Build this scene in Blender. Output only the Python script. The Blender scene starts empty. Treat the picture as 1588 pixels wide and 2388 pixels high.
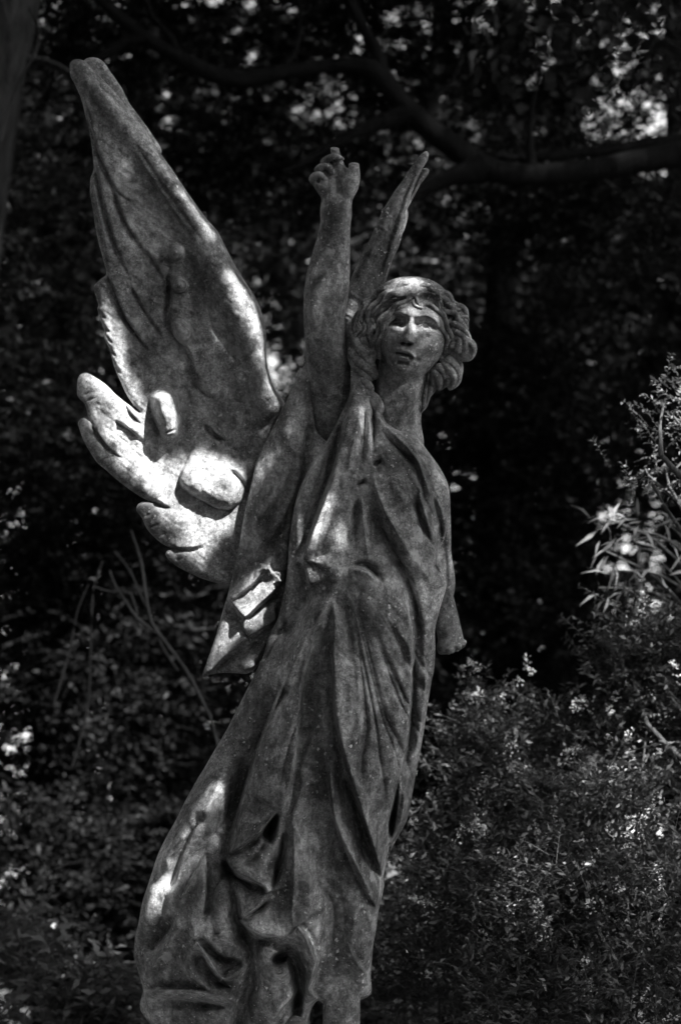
import bpy, math
import numpy as np
from mathutils import Vector

# ------------------------------------------------------------------ camera, sky, sun, exposure
scene = bpy.context.scene
rng = np.random.default_rng(11)
PITCH = math.radians(10.0)
CAM = np.array([0.0, 0.0, 1.5])
RT = np.array([1.0, 0.0, 0.0])
UP = np.array([0.0, -math.sin(PITCH), math.cos(PITCH)])
FW = np.array([0.0, math.cos(PITCH), math.sin(PITCH)])
D0 = 6.0                      # metres from the lens to the statue
K = 2.65 / 2388.0             # metres covered by one photograph pixel at the statue
cam_d = bpy.data.cameras.new("camera")
cam = bpy.data.objects.new("camera", cam_d)
scene.collection.objects.link(cam)
cam.location = CAM
cam.rotation_euler = (math.pi / 2 + PITCH, 0, 0)
cam_d.sensor_fit = 'VERTICAL'
cam_d.sensor_height = 36.0
cam_d.sensor_width = 24.0
cam_d.lens = 18.0 / (2.65 / 2 / D0)
cam_d.clip_start = 0.1
cam_d.clip_end = 500.0
cam_d.dof.use_dof = True
cam_d.dof.focus_distance = 5.9
cam_d.dof.aperture_fstop = 2.5
scene.camera = cam

# direction TO the sun: right 0.45, up 0.72, towards the camera 0.5 (in camera terms)
SD = 0.45 * RT + 0.74 * UP - 0.50 * FW
SD = SD / np.linalg.norm(SD)
SUN_EL = math.asin(SD[2])
SUN_AZ = math.atan2(SD[0], SD[1])
world = bpy.data.worlds.new("World")
scene.world = world
world.use_nodes = True
wn, wl = world.node_tree.nodes, world.node_tree.links
wn.clear()
wout = wn.new("ShaderNodeOutputWorld")
wbg = wn.new("ShaderNodeBackground")
wbw = wn.new("ShaderNodeRGBToBW")
sky = wn.new("ShaderNodeTexSky")
sky.sky_type = 'NISHITA'
sky.sun_disc = False
sky.sun_elevation = SUN_EL
sky.sun_rotation = SUN_AZ
wl.new(sky.outputs[0], wbw.inputs[0])
wl.new(wbw.outputs[0], wbg.inputs[0])
wl.new(wbg.outputs[0], wout.inputs[0])
wbg.inputs[1].default_value = 0.13
sun_d = bpy.data.lights.new("sun", 'SUN')
sun_d.energy = 4.0
sun_d.angle = math.radians(0.5)
sun_d.color = (1.0, 1.0, 1.0)
sun = bpy.data.objects.new("sun", sun_d)
scene.collection.objects.link(sun)
sun.rotation_euler = Vector(SD).to_track_quat('Z', 'Y').to_euler()
sun.location = (4, -4, 12)
scene.view_settings.view_transform = 'Standard'
scene.view_settings.look = 'None'
scene.view_settings.gamma = 1.0
scene.view_settings.use_curve_mapping = False
scene.view_settings.exposure = 2.1
scene.cycles.max_bounces = 6
scene.cycles.diffuse_bounces = 3
scene.cycles.transparent_max_bounces = 8

# ------------------------------------------------------------------ helpers
def world_pt(u, v, z=0.0, d0=D0):
    """photograph pixel (u, v) at z pixels in front of the plane d0 metres from the lens"""
    u = np.asarray(u, float); v = np.asarray(v, float); z = np.asarray(z, float)
    a = (u - 794.0) * K / D0
    b = -(v - 1194.0) * K / D0
    d = d0 - z * K
    return CAM + (a[..., None] * RT + b[..., None] * UP + FW) * d[..., None]

def make_mesh(name, co, faces, mat, parent=None, smooth=True, attr=None):
    """co (n,3); faces (m,4) or list of arrays of tris/quads"""
    co = np.asarray(co, np.float32)
    if parent is not None:
        co = co - np.array(parent.location, np.float32)
    fl = faces if isinstance(faces, list) else [faces]
    fl = [np.asarray(f, np.int32) for f in fl if len(f)]
    loops = np.concatenate([f.ravel() for f in fl])
    tot = np.concatenate([np.full(len(f), f.shape[1], np.int32) for f in fl])
    start = np.concatenate([[0], np.cumsum(tot)[:-1]]).astype(np.int32)
    me = bpy.data.meshes.new(name)
    me.vertices.add(len(co)); me.vertices.foreach_set("co", co.ravel())
    me.loops.add(len(loops)); me.loops.foreach_set("vertex_index", loops)
    me.polygons.add(len(tot)); me.polygons.foreach_set("loop_start", start)
    me.polygons.foreach_set("loop_total", tot)
    if smooth:
        me.polygons.foreach_set("use_smooth", np.ones(len(tot), bool))
    me.update(calc_edges=True)
    me.materials.append(mat)
    ob = bpy.data.objects.new(name, me)
    scene.collection.objects.link(ob)
    if parent is not None:
        ob.parent = parent
    return ob

def empty(name, loc, label=None, cat=None, group=None):
    e = bpy.data.objects.new(name, None)
    e.location = [float(x) for x in loc]
    scene.collection.objects.link(e)
    tag(e, label, cat, group)
    return e

def tag(o, label=None, cat=None, group=None, kind=None):
    if label: o["label"] = label
    if cat: o["category"] = cat
    if group: o["group"] = group
    if kind: o["kind"] = kind
    return o

def join(parts):
    """list of (co, faces-quads) -> one"""
    cs, fs, n = [], [], 0
    for c, f in parts:
        cs.append(c); fs.append(np.asarray(f) + n); n += len(c)
    return np.concatenate(cs), np.concatenate(fs)

def catmull(p, closed=False, step=2.0):
    p = np.asarray(p, float)
    n = len(p)
    out = []
    segs = n if closed else n - 1
    for i in range(segs):
        if closed:
            a, b, c, d = p[i - 1], p[i], p[(i + 1) % n], p[(i + 2) % n]
        else:
            a, b, c, d = p[max(i - 1, 0)], p[i], p[i + 1], p[min(i + 2, n - 1)]
        m = max(2, int(np.ceil(np.linalg.norm((c - b)[:2]) / step)))
        t = np.linspace(0, 1, m, endpoint=False)[:, None]
        # centripetal-ish: tension 0.5 with limited tangents
        L = np.linalg.norm(c - b) + 1e-9
        m1 = (c - a) / 2; m2 = (d - b) / 2
        l1 = np.linalg.norm(m1) + 1e-9; l2 = np.linalg.norm(m2) + 1e-9
        m1 = m1 * min(1.0, L / l1); m2 = m2 * min(1.0, L / l2)
        t2, t3 = t * t, t * t * t
        out.append((2*t3 - 3*t2 + 1) * b + (t3 - 2*t2 + t) * m1 + (-2*t3 + 3*t2) * c + (t3 - t2) * m2)
    if not closed:
        out.append(p[-1:])
    return np.concatenate(out)

# zoomed crops of the photograph: crop pixel -> photograph pixel
def zf(x0, y0, s):
    def f(p):
        p = np.asarray(p, float).copy()
        p[:, 0] = x0 + p[:, 0] / s
        p[:, 1] = y0 + p[:, 1] / s
        return p
    f.s = s
    return f
Z1 = zf(100, 80, 2.37576); Z2 = zf(660, 300, 3.136); Z3 = zf(150, 820, 2.85091); Z4 = zf(440, 900, 2.30588)
Z5 = zf(450, 1500, 2.41231); Z6 = zf(290, 1800, 2.48889); Z9 = zf(790, 620, 4.48); Z10 = zf(700, 330, 8.711)
ZF = zf(0, 0, 0.987406)

def inside_poly(px, py, poly):
    ins = np.zeros(px.shape, bool)
    x0, y0 = poly[:, 0], poly[:, 1]
    x1, y1 = np.roll(x0, -1), np.roll(y0, -1)
    for a, b, c, d in zip(x0, y0, x1, y1):
        if b == d: continue
        m = (b > py) != (d > py)
        ins ^= m & (px < (c - a) * (py - b) / (d - b) + a)
    return ins

def scan_mask(us, vs, poly):
    m = np.zeros((len(vs), len(us)), bool)
    x0, y0 = poly[:, 0], poly[:, 1]
    x1, y1 = np.roll(x0, -1), np.roll(y0, -1)
    for j, y in enumerate(vs):
        k = (y0 > y) != (y1 > y)
        if not k.any(): continue
        xs = np.sort(x0[k] + (y - y0[k]) * (x1[k] - x0[k]) / (y1[k] - y0[k]))
        m[j] = (np.searchsorted(xs, us) % 2) == 1
    return m

def polyline_dist(px, py, pl):
    """-> (signed distance, + on the east side of a downward stroke; t 0..1 along)"""
    best = np.full(px.shape, 1e9); sg = np.zeros(px.shape); tt = np.zeros(px.shape)
    d = np.diff(pl, axis=0); L = np.hypot(d[:, 0], d[:, 1]) + 1e-9
    cum = np.concatenate([[0], np.cumsum(L)])
    for i in range(len(d)):
        ax, ay = pl[i]; dx, dy = d[i] / L[i]
        rx, ry = px - ax, py - ay
        t = np.clip(rx * dx + ry * dy, 0, L[i])
        ex, ey = rx - t * dx, ry - t * dy
        dd = ex * ex + ey * ey
        m = dd < best
        best[m] = dd[m]
        sg[m] = (rx * dy - ry * dx)[m]
        tt[m] = (cum[i] + t[m]) / cum[-1]
    return np.sqrt(best) * np.where(sg >= 0, 1, -1), tt

def interp(vals, t):
    if np.isscalar(vals): return np.full(t.shape, float(vals))
    return np.interp(t, np.linspace(0, 1, len(vals)), vals)

def stroke_field(U, V, pts, h, wE, wW=None, p=2.0, ta=0.15, tb=0.15):
    """a carved ridge (h>0) or groove (h<0) along a curve, its own width on each side"""
    wW = wE if wW is None else wW
    pl = catmull(pts, False, 5.0)
    wm = 2.6 * max(np.max(wE), np.max(wW), 3 * min(np.max(wE), np.max(wW)))
    out = np.zeros(U.shape)
    m = (U > pl[:, 0].min() - wm) & (U < pl[:, 0].max() + wm) & (V > pl[:, 1].min() - wm) & (V < pl[:, 1].max() + wm)
    if not m.any(): return out
    s, t = polyline_dist(U[m], V[m], pl)
    w = np.where(s >= 0, interp(wE, t), interp(wW, t))
    e = np.ones_like(t)
    if ta > 0: e *= np.clip(t / ta, 0, 1)
    if tb > 0: e *= np.clip((1 - t) / tb, 0, 1)
    e = e * e * (3 - 2 * e)
    a = np.abs(s)
    f = np.exp(-(a / w) ** p)
    mE, mW = np.mean(wE), np.mean(wW)
    if np.mean(h) > 0 and max(mE, mW) > 2.0 * min(mE, mW):      # one sharp side: the fold overhangs a narrow hollow there
        g = 1.55 * np.exp(-(a / w) ** 1.5) - 0.55 * np.exp(-(a / (3.2 * w)) ** 2)
        f = np.where((s >= 0) == (mE < mW), g, f)
    out[m] = interp(h, t) * e * f
    return out

def vnoise(x, y, seed=0):
    """smooth value noise, -1..1"""
    tab = np.random.default_rng(seed).uniform(-1, 1, (256, 256))
    xi, yi = np.floor(x).astype(int), np.floor(y).astype(int)
    fx, fy = x - xi, y - yi
    fx = fx * fx * fx * (fx * (fx * 6 - 15) + 10); fy = fy * fy * fy * (fy * (fy * 6 - 15) + 10)
    g = lambda i, j: tab[(xi + i) % 256, (yi + j) % 256]
    return (g(0, 0) * (1 - fx) + g(1, 0) * fx) * (1 - fy) + (g(0, 1) * (1 - fx) + g(1, 1) * fx) * fy

def poisson(mask, step):
    """solve lap(phi) = -1 inside mask (phi in px^2), multi-level Jacobi"""
    levels = [mask]
    while min(levels[-1].shape) > 24:
        m = levels[-1]
        levels.append(m[::2, ::2])
    phi = np.zeros(levels[-1].shape)
    h = step * 2 ** (len(levels) - 1)
    for k in range(len(levels) - 1, -1, -1):
        m = levels[k]
        if phi.shape != m.shape:
            up = np.repeat(np.repeat(phi, 2, 0), 2, 1)[:m.shape[0], :m.shape[1]]
            phi = np.pad(up, ((0, m.shape[0] - up.shape[0]), (0, m.shape[1] - up.shape[1])))
        phi = phi * m
        mm = np.pad(m, 1)[1:-1, 1:-1]
        its = 900 if k == len(levels) - 1 else (400 if k > 0 else 220)
        for _ in range(its):
            P = np.pad(phi, 1)
            phi = 0.25 * (P[:-2, 1:-1] + P[2:, 1:-1] + P[1:-1, :-2] + P[1:-1, 2:] + h * h) * mm
        h /= 2
    return phi

def relief(outline, strokes, step=2.5, depth=0.7, back=0.6, plane=lambda U, V: 0 * U, rim=None, extra=None,
           fade=10.0, noise=0.0):
    """a solid carved inside an outline: inflated front and back that share the rim.
    rim=(W, H): slab with a rounded rim of radius W and half-thickness H instead of full inflation"""
    poly = catmull(outline, True, 1.5)
    u0, v0 = poly.min(0) - 3 * step; u1, v1 = poly.max(0) + 3 * step
    us = np.arange(u0, u1, step); vs = np.arange(v0, v1, step)
    U, V = np.meshgrid(us, vs)
    mask = scan_mask(us, vs, poly)
    phi = poisson(mask, step)
    infl = np.sqrt(np.maximum(2 * phi, 0))
    near = mask.copy()                       # cells close to the rim: exact distance
    er = mask.copy()
    W = rim[0] if rim else fade
    for _ in range(int(W / step) + 2):
        P = np.pad(er, 1)
        er = P[:-2, 1:-1] & P[2:, 1:-1] & P[1:-1, :-2] & P[1:-1, 2:] & er
    P = np.pad(mask, 2)
    dil = np.zeros_like(mask)
    for a in (1, 2, 3):
        for b in (1, 2, 3):
            dil |= P[a:a + mask.shape[0], b:b + mask.shape[1]]
    ring = dil & ~mask
    band = (mask & ~er) | ring
    bu, bv = U[band], V[band]
    dist = np.zeros(len(bu)); near_i = np.zeros(len(bu), int)
    pf = poly.astype(np.float32)
    for i in range(0, len(bu), 4000):
        dd = (bu[i:i + 4000, None].astype(np.float32) - pf[None, :, 0]) ** 2 + (bv[i:i + 4000, None].astype(np.float32) - pf[None, :, 1]) ** 2
        k = dd.argmin(1)
        near_i[i:i + 4000] = k
        dist[i:i + 4000] = np.sqrt(dd[np.arange(len(k)), k])
    D = np.full(mask.shape, 1e3); D[band] = dist
    D[ring] = 0
    if rim:
        q = np.clip(1 - D / rim[0], 0, 1)
        base = rim[1] * np.sqrt(np.maximum(1 - q * q, 0))
        bk = base.copy()
    else:
        base = infl * depth
        bk = infl * back
    H = np.zeros_like(U)
    for s in strokes:
        H += stroke_field(U, V, *s)
    if extra is not None:
        H += extra(U, V)
    att = np.clip(D / fade, 0, 1); att = att * (2 - att)
    zf_ = base + H * att
    zf_[ring] = 0; bk[ring] = 0
    zf_ = np.maximum(zf_, -bk + 2.0 * (D > 0))
    # snap the outer ring to the outline
    U2, V2 = U.copy(), V.copy()
    full_i = np.zeros(mask.shape, int); full_i[band] = near_i
    U2[ring] = poly[full_i[ring], 0]; V2[ring] = poly[full_i[ring], 1]
    PL = plane(U2, V2)
    use = mask | ring
    idx = np.full(mask.shape, -1); nf = use.sum(); idx[use] = np.arange(nf)
    idb = idx.copy(); nb = mask.sum(); idb[mask] = nf + np.arange(nb)
    co = np.concatenate([
        np.stack([U2[use], V2[use], (PL + zf_)[use]], 1),
        np.stack([U2[mask], V2[mask], (PL - bk)[mask]], 1)])
    q = use[:-1, :-1] & use[1:, :-1] & use[:-1, 1:] & use[1:, 1:]
    q &= (mask[:-1, :-1] | mask[1:, :-1] | mask[:-1, 1:] | mask[1:, 1:])
    F = np.stack([idx[:-1, :-1][q], idx[1:, :-1][q], idx[1:, 1:][q], idx[:-1, 1:][q]], 1)
    B = np.stack([idb[:-1, :-1][q], idb[:-1, 1:][q], idb[1:, 1:][q], idb[1:, :-1][q]], 1)
    return co, np.concatenate([F, B])

def to_world(cof):
    co, f = cof
    return world_pt(co[:, 0], co[:, 1], co[:, 2]), f

# ---- signed distance fields, meshed by surface nets
class Field:
    def __init__(self, lo, hi, h):
        self.lo = np.array(lo, float); self.h = h
        self.n = np.ceil((np.array(hi, float) - self.lo) / h).astype(int) + 1
        self.f = np.full(self.n, 1e3, np.float32)
    def sub(self, lo, hi):
        a = np.clip(np.floor((np.array(lo) - self.lo) / self.h).astype(int), 0, self.n - 1)
        b = np.clip(np.ceil((np.array(hi) - self.lo) / self.h).astype(int) + 1, a + 1, self.n)
        sl = tuple(slice(i, j) for i, j in zip(a, b))
        ax = [(self.lo[k] + self.h * np.arange(a[k], b[k])).astype(np.float32) for k in range(3)]
        return sl, ax[0][:, None, None], ax[1][None, :, None], ax[2][None, None, :]
    def add(self, sl, d, k=0.0, cut=False):
        g = self.f[sl]
        if cut:
            d = -d
            if k > 0:
                e = np.maximum(k - np.abs(g - d), 0) / k
                self.f[sl] = np.maximum(g, d) + e * e * k * 0.25
            else: self.f[sl] = np.maximum(g, d)
        elif k > 0:
            e = np.maximum(k - np.abs(g - d), 0) / k
            self.f[sl] = np.minimum(g, d) - e * e * k * 0.25
        else:
            self.f[sl] = np.minimum(g, d)
    def tube(self, nodes, k=0.0, cut=False, step=6.0, flat=None):
        """nodes: (u, v, z, r)"""
        p = catmull(np.asarray(nodes, float), False, step) if len(nodes) > 2 else np.asarray(nodes, float)
        for a, b in zip(p[:-1], p[1:]):
            R = max(a[3], b[3]) + k + 2 * self.h
            lo = np.minimum(a[:3], b[:3]) - R; hi = np.maximum(a[:3], b[:3]) + R
            if (hi < self.lo).any() or (lo > self.lo + self.h * (self.n - 1)).any(): continue
            sl, X, Y, Zz = self.sub(lo, hi)
            ab = b[:3] - a[:3]; L2 = float((ab * ab).sum()) + 1e-9
            x, y, z = X - a[0], Y - a[1], Zz - a[2]
            t = np.clip((x * ab[0] + y * ab[1] + z * ab[2]) / L2, 0, 1)
            d = np.sqrt((x - t * ab[0]) ** 2 + (y - t * ab[1]) ** 2 + (z - t * ab[2]) ** 2) - (a[3] + t * (b[3] - a[3]))
            self.add(sl, d.astype(np.float32), k, cut)
    def ell(self, c, r, k=0.0, cut=False, rot=0.0):
        c = np.array(c, float); r = np.array(r, float)
        R = r.max() + k + 2 * self.h
        sl, X, Y, Zz = self.sub(c - R, c + R)
        x, y, z = X - c[0], Y - c[1], Zz - c[2]
        ca, sa = math.cos(rot), math.sin(rot)
        x, y = x * ca + y * sa, -x * sa + y * ca
        k0 = np.sqrt((x / r[0]) ** 2 + (y / r[1]) ** 2 + (z / r[2]) ** 2)
        k1 = np.sqrt((x / r[0] ** 2) ** 2 + (y / r[1] ** 2) ** 2 + (z / r[2] ** 2) ** 2) + 1e-9
        self.add(sl, (k0 * (k0 - 1) / k1).astype(np.float32), k, cut)
    def plane_cut(self, lo, hi, n, o):
        """remove what lies on the +n side of the plane through o, inside the box"""
        sl, X, Y, Zz = self.sub(lo, hi)
        n = np.array(n, float); n /= np.linalg.norm(n)
        d = (X - o[0]) * n[0] + (Y - o[1]) * n[1] + (Zz - o[2]) * n[2]
        self.f[sl] = np.maximum(self.f[sl], d)
    def mesh(self, smooth=1):
        f = self.f
        nx, ny, nz = f.shape
        s = f < 0
        c = (nx - 1, ny - 1, nz - 1)
        acc = np.zeros(c + (3,), np.float32); cnt = np.zeros(c, np.int16)
        def sh(a, o): return a[o[0]:o[0] + c[0], o[1]:o[1] + c[1], o[2]:o[2] + c[2]]
        import itertools
        for ax in range(3):
            for o in itertools.product((0, 1), repeat=3):
                if o[ax]: continue
                o2 = list(o); o2[ax] = 1
                A, B = sh(f, o), sh(f, o2)
                m = (A < 0) != (B < 0)
                t = A[m] / (A[m] - B[m])
                off = np.tile(np.array(o, np.float32), (len(t), 1)); off[:, ax] += t
                acc[m] += off; cnt[m] += 1
        act = cnt > 0
        ii = np.argwhere(act)
        co = self.lo + self.h * (ii + acc[act] / cnt[act][:, None])
        idx = np.full(c, -1); idx[act] = np.arange(len(ii))
        quads = []
        for ax in range(3):
            a1, a2 = (ax + 1) % 3, (ax + 2) % 3
            lo = [slice(None)] * 3; hi = [slice(None)] * 3
            lo[ax] = slice(0, -1); hi[ax] = slice(1, None)
            A, B = s[tuple(lo)], s[tuple(hi)]
            e = np.argwhere(A != B)
            ok = (e[:, a1] > 0) & (e[:, a2] > 0) & (e[:, a1] < c[a1]) & (e[:, a2] < c[a2])
            e = e[ok]
            flip = B[tuple(e.T)]
            q = []
            for d1, d2 in ((-1, -1), (0, -1), (0, 0), (-1, 0)):
                w = e.copy(); w[:, a1] += d1; w[:, a2] += d2
                q.append(idx[tuple(w.T)])
            q = np.stack(q, 1)
            q[flip] = q[flip][:, ::-1]
            quads.append(q)
        q = np.concatenate(quads)
        for _ in range(smooth):
            sm = np.zeros_like(co); n = np.zeros(len(co))
            for a in range(4):
                b = (a + 1) % 4
                np.add.at(sm, q[:, a], co[q[:, b]]); np.add.at(n, q[:, a], 1)
                np.add.at(sm, q[:, b], co[q[:, a]]); np.add.at(n, q[:, b], 1)
            co = 0.5 * co + 0.5 * sm / np.maximum(n, 1)[:, None]
        return co, q[:, ::-1]      # z runs towards the viewer and v downwards

# ------------------------------------------------------------------ materials (all greys: the photograph is monochrome)
def new_mat(name):
    m = bpy.data.materials.new(name); m.use_nodes = True
    nt = m.node_tree
    return m, nt, nt.nodes, nt.links, nt.nodes["Principled BSDF"]

def ramp(nodes, stops):
    r = nodes.new("ShaderNodeValToRGB")
    el = r.color_ramp.elements
    while len(el) < len(stops): el.new(0.5)
    for e, (p, v) in zip(el, stops):
        e.position = p; e.color = (v, v, v, 1)
    return r

def mixf(nt, a, b, f, mode='MIX'):
    n = nt.nodes.new("ShaderNodeMix"); n.data_type = 'RGBA'; n.blend_type = mode
    for s, val in ((0, f), (6, a), (7, b)):
        if hasattr(val, "links") or hasattr(val, "is_output"): nt.links.new(val, n.inputs[s])
        elif s == 0: n.inputs[0].default_value = val
        else: n.inputs[s].default_value = (val, val, val, 1)
    return n.outputs[2]

def noise(nt, vec, scale, detail=4, rough=0.6, dist=0.0):
    n = nt.nodes.new("ShaderNodeTexNoise")
    n.inputs["Scale"].default_value = scale; n.inputs["Detail"].default_value = detail
    n.inputs["Roughness"].default_value = rough; n.inputs["Distortion"].default_value = dist
    nt.links.new(vec, n.inputs["Vector"])
    return n.outputs["Fac"]

def stone_material(name, dark=0.10, mid=0.21, light=0.38, seed=0.0, lichen=0.5, bump=0.55):
    m, nt, N, L, bsdf = new_mat(name)
    tc = N.new("ShaderNodeTexCoord")
    mp = N.new("ShaderNodeMapping"); mp.inputs["Location"].default_value = (seed, seed * 1.7, -seed)
    L.new(tc.outputs["Object"], mp.inputs["Vector"])
    V = mp.outputs["Vector"]
    st = N.new("ShaderNodeMapping"); st.inputs["Scale"].default_value = (1, 1, 0.22)
    L.new(V, st.inputs["Vector"])
    big = ramp(N, [(0.34, dark), (0.50, mid), (0.66, light)])
    L.new(noise(nt, V, 5.0, 8, 0.68, 0.6), big.inputs[0])
    streak = ramp(N, [(0.38, 0.6), (0.62, 1.32)])
    L.new(noise(nt, st.outputs["Vector"], 16.0, 6, 0.7), streak.inputs[0])
    col = mixf(nt, big.outputs[0], streak.outputs[0], 1.0, 'MULTIPLY')
    grain = ramp(N, [(0.34, 0.5), (0.5, 1.0), (0.66, 1.6)])
    L.new(noise(nt, V, 190.0, 5, 0.75), grain.inputs[0])
    gf = ramp(N, [(0.36, 0.45), (0.58, 1.0)]); L.new(noise(nt, V, 9.0, 4, 0.6), gf.inputs[0])
    col = mixf(nt, col, grain.outputs[0], gf.outputs[0], 'MULTIPLY')
    mott = ramp(N, [(0.36, 0.55), (0.5, 1.0), (0.64, 1.5)])
    L.new(noise(nt, V, 48.0, 6, 0.7, 0.4), mott.inputs[0])
    col = mixf(nt, col, mott.outputs[0], 1.0, 'MULTIPLY')
    # pale lichen patches, patchy clusters of small rosettes
    vo = N.new("ShaderNodeTexVoronoi"); vo.inputs["Scale"].default_value = 62.0
    wob = N.new("ShaderNodeVectorMath"); wob.operation = 'ADD'
    nz = N.new("ShaderNodeTexNoise"); nz.inputs["Scale"].default_value = 90; nz.inputs["Detail"].default_value = 3
    sc = N.new("ShaderNodeVectorMath"); sc.operation = 'SCALE'; sc.inputs["Scale"].default_value = 0.02
    L.new(V, nz.inputs["Vector"]); L.new(nz.outputs["Color"], sc.inputs[0])
    L.new(V, wob.inputs[0]); L.new(sc.outputs[0], wob.inputs[1]); L.new(wob.outputs[0], vo.inputs["Vector"])
    spot = ramp(N, [(0.16, 1), (0.28, 0)]); L.new(vo.outputs["Distance"], spot.inputs[0])
    clus = ramp(N, [(0.42, 0), (0.54, 1)]); L.new(noise(nt, V, 7.0, 5, 0.7), clus.inputs[0])
    rnd = N.new("ShaderNodeSeparateColor"); L.new(vo.outputs["Color"], rnd.inputs[0])
    pick = ramp(N, [(0.45, 0), (0.6, 1)]); L.new(rnd.outputs[0], pick.inputs[0])
    f1 = mixf(nt, spot.outputs[0], clus.outputs[0], 1.0, 'MULTIPLY')
    f1 = mixf(nt, f1, pick.outputs[0], 1.0, 'MULTIPLY')
    f1 = mixf(nt, f1, lichen, 1.0, 'MULTIPLY')
    col = mixf(nt, col, 0.62, f1)
    # broad pale lichen with a ragged edge
    v3 = N.new("ShaderNodeTexVoronoi"); v3.inputs["Scale"].default_value = 15.0; L.new(wob.outputs[0], v3.inputs["Vector"])
    r3 = N.new("ShaderNodeSeparateColor"); L.new(v3.outputs["Color"], r3.inputs[0])
    s3 = mixf(nt, v3.outputs["Distance"], noise(nt, V, 40.0, 6, 0.7), 0.5)
    s3r = ramp(N, [(0.36, 1), (0.41, 0)]); L.new(s3, s3r.inputs[0])
    p3 = ramp(N, [(0.80, 0), (0.82, 1)]); L.new(r3.outputs[2], p3.inputs[0])
    f3 = mixf(nt, mixf(nt, s3r.outputs[0], p3.outputs[0], 1.0, 'MULTIPLY'), lichen * .75, 1.0, 'MULTIPLY')
    col = mixf(nt, col, 0.42, f3)
    # tiny bright specks and dark pits
    v2 = N.new("ShaderNodeTexVoronoi"); v2.inputs["Scale"].default_value = 150.0; L.new(V, v2.inputs["Vector"])
    r2 = N.new("ShaderNodeSeparateColor"); L.new(v2.outputs["Color"], r2.inputs[0])
    sp = ramp(N, [(0.12, 1), (0.24, 0)]); L.new(v2.outputs["Distance"], sp.inputs[0])
    pk = ramp(N, [(0.86, 0), (0.88, 1)]); L.new(r2.outputs[0], pk.inputs[0])
    col = mixf(nt, col, 0.6, mixf(nt, sp.outputs[0], pk.outputs[0], 1.0, 'MULTIPLY'))
    pk2 = ramp(N, [(0.90, 0), (0.93, 1)]); L.new(r2.outputs[1], pk2.inputs[0])
    pit = mixf(nt, sp.outputs[0], pk2.outputs[0], 1.0, 'MULTIPLY')
    col = mixf(nt, col, 0.03, pit)
    L.new(col, bsdf.inputs["Base Color"])
    bsdf.inputs["Roughness"].default_value = 0.88
    bsdf.inputs["Specular IOR Level"].default_value = 0.25
    hsum = mixf(nt, noise(nt, V, 120.0, 6, 0.7), noise(nt, V, 26.0, 5, 0.65), 0.5)
    hsum = mixf(nt, hsum, 0.0, pit)
    bp = N.new("ShaderNodeBump"); bp.inputs["Strength"].default_value = bump; bp.inputs["Distance"].default_value = 0.008
    L.new(hsum, bp.inputs["Height"]); L.new(bp.outputs[0], bsdf.inputs["Normal"])
    return m

STONE = stone_material("weathered_stone", 0.07, 0.20, 0.46, seed=0.0, lichen=1.0, bump=0.75)
STONE_WING = stone_material("weathered_wing_stone", 0.13, 0.24, 0.42, seed=3.1, lichen=0.6)
STONE_SKIN = stone_material("smooth_weathered_stone", 0.10, 0.21, 0.38, seed=7.7, lichen=0.7, bump=0.5)
STONE_HAIR = stone_material("weathered_hair_stone", 0.09, 0.22, 0.45, seed=5.2, lichen=0.7, bump=0.7)
STONE_LICHEN = stone_material("lichened_wing_stone", 0.045, 0.17, 0.5, seed=9.4, lichen=1.0)

def leaf_material(name, lo, hi, rough=0.4, trans=0.25, spec=0.5):
    m, nt, N, L, bsdf = new_mat(name)
    g = N.new("ShaderNodeNewGeometry")
    r = ramp(N, [(0.0, lo), (1.0, hi)])
    L.new(g.outputs["Random Per Island"], r.inputs[0])
    L.new(r.outputs[0], bsdf.inputs["Base Color"])
    bsdf.inputs["Roughness"].default_value = rough
    bsdf.inputs["Specular IOR Level"].default_value = spec
    out = N["Material Output"]
    if trans > 0:
        tr = N.new("ShaderNodeBsdfTranslucent"); L.new(r.outputs[0], tr.inputs[0])
        mx = N.new("ShaderNodeMixShader"); mx.inputs[0].default_value = trans
        L.new(bsdf.outputs[0], mx.inputs[1]); L.new(tr.outputs[0], mx.inputs[2]); L.new(mx.outputs[0], out.inputs[0])
    return m

def bark_material(name, a, b, scale=9):
    m, nt, N, L, bsdf = new_mat(name)
    tc = N.new("ShaderNodeTexCoord")
    mp = N.new("ShaderNodeMapping"); mp.inputs["Scale"].default_value = (1, 1, 0.25)
    L.new(tc.outputs["Object"], mp.inputs["Vector"])
    f = noise(nt, mp.outputs["Vector"], scale, 8, 0.7, 0.5)
    r = ramp(N, [(0.3, a), (0.7, b)]); L.new(f, r.inputs[0]); L.new(r.outputs[0], bsdf.inputs["Base Color"])
    bsdf.inputs["Roughness"].default_value = 0.9
    bsdf.inputs["Specular IOR Level"].default_value = 0.06
    bp = N.new("ShaderNodeBump"); bp.inputs["Strength"].default_value = 0.8; bp.inputs["Distance"].default_value = 0.03
    L.new(f, bp.inputs["Height"]); L.new(bp.outputs[0], bsdf.inputs["Normal"])
    return m

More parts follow.
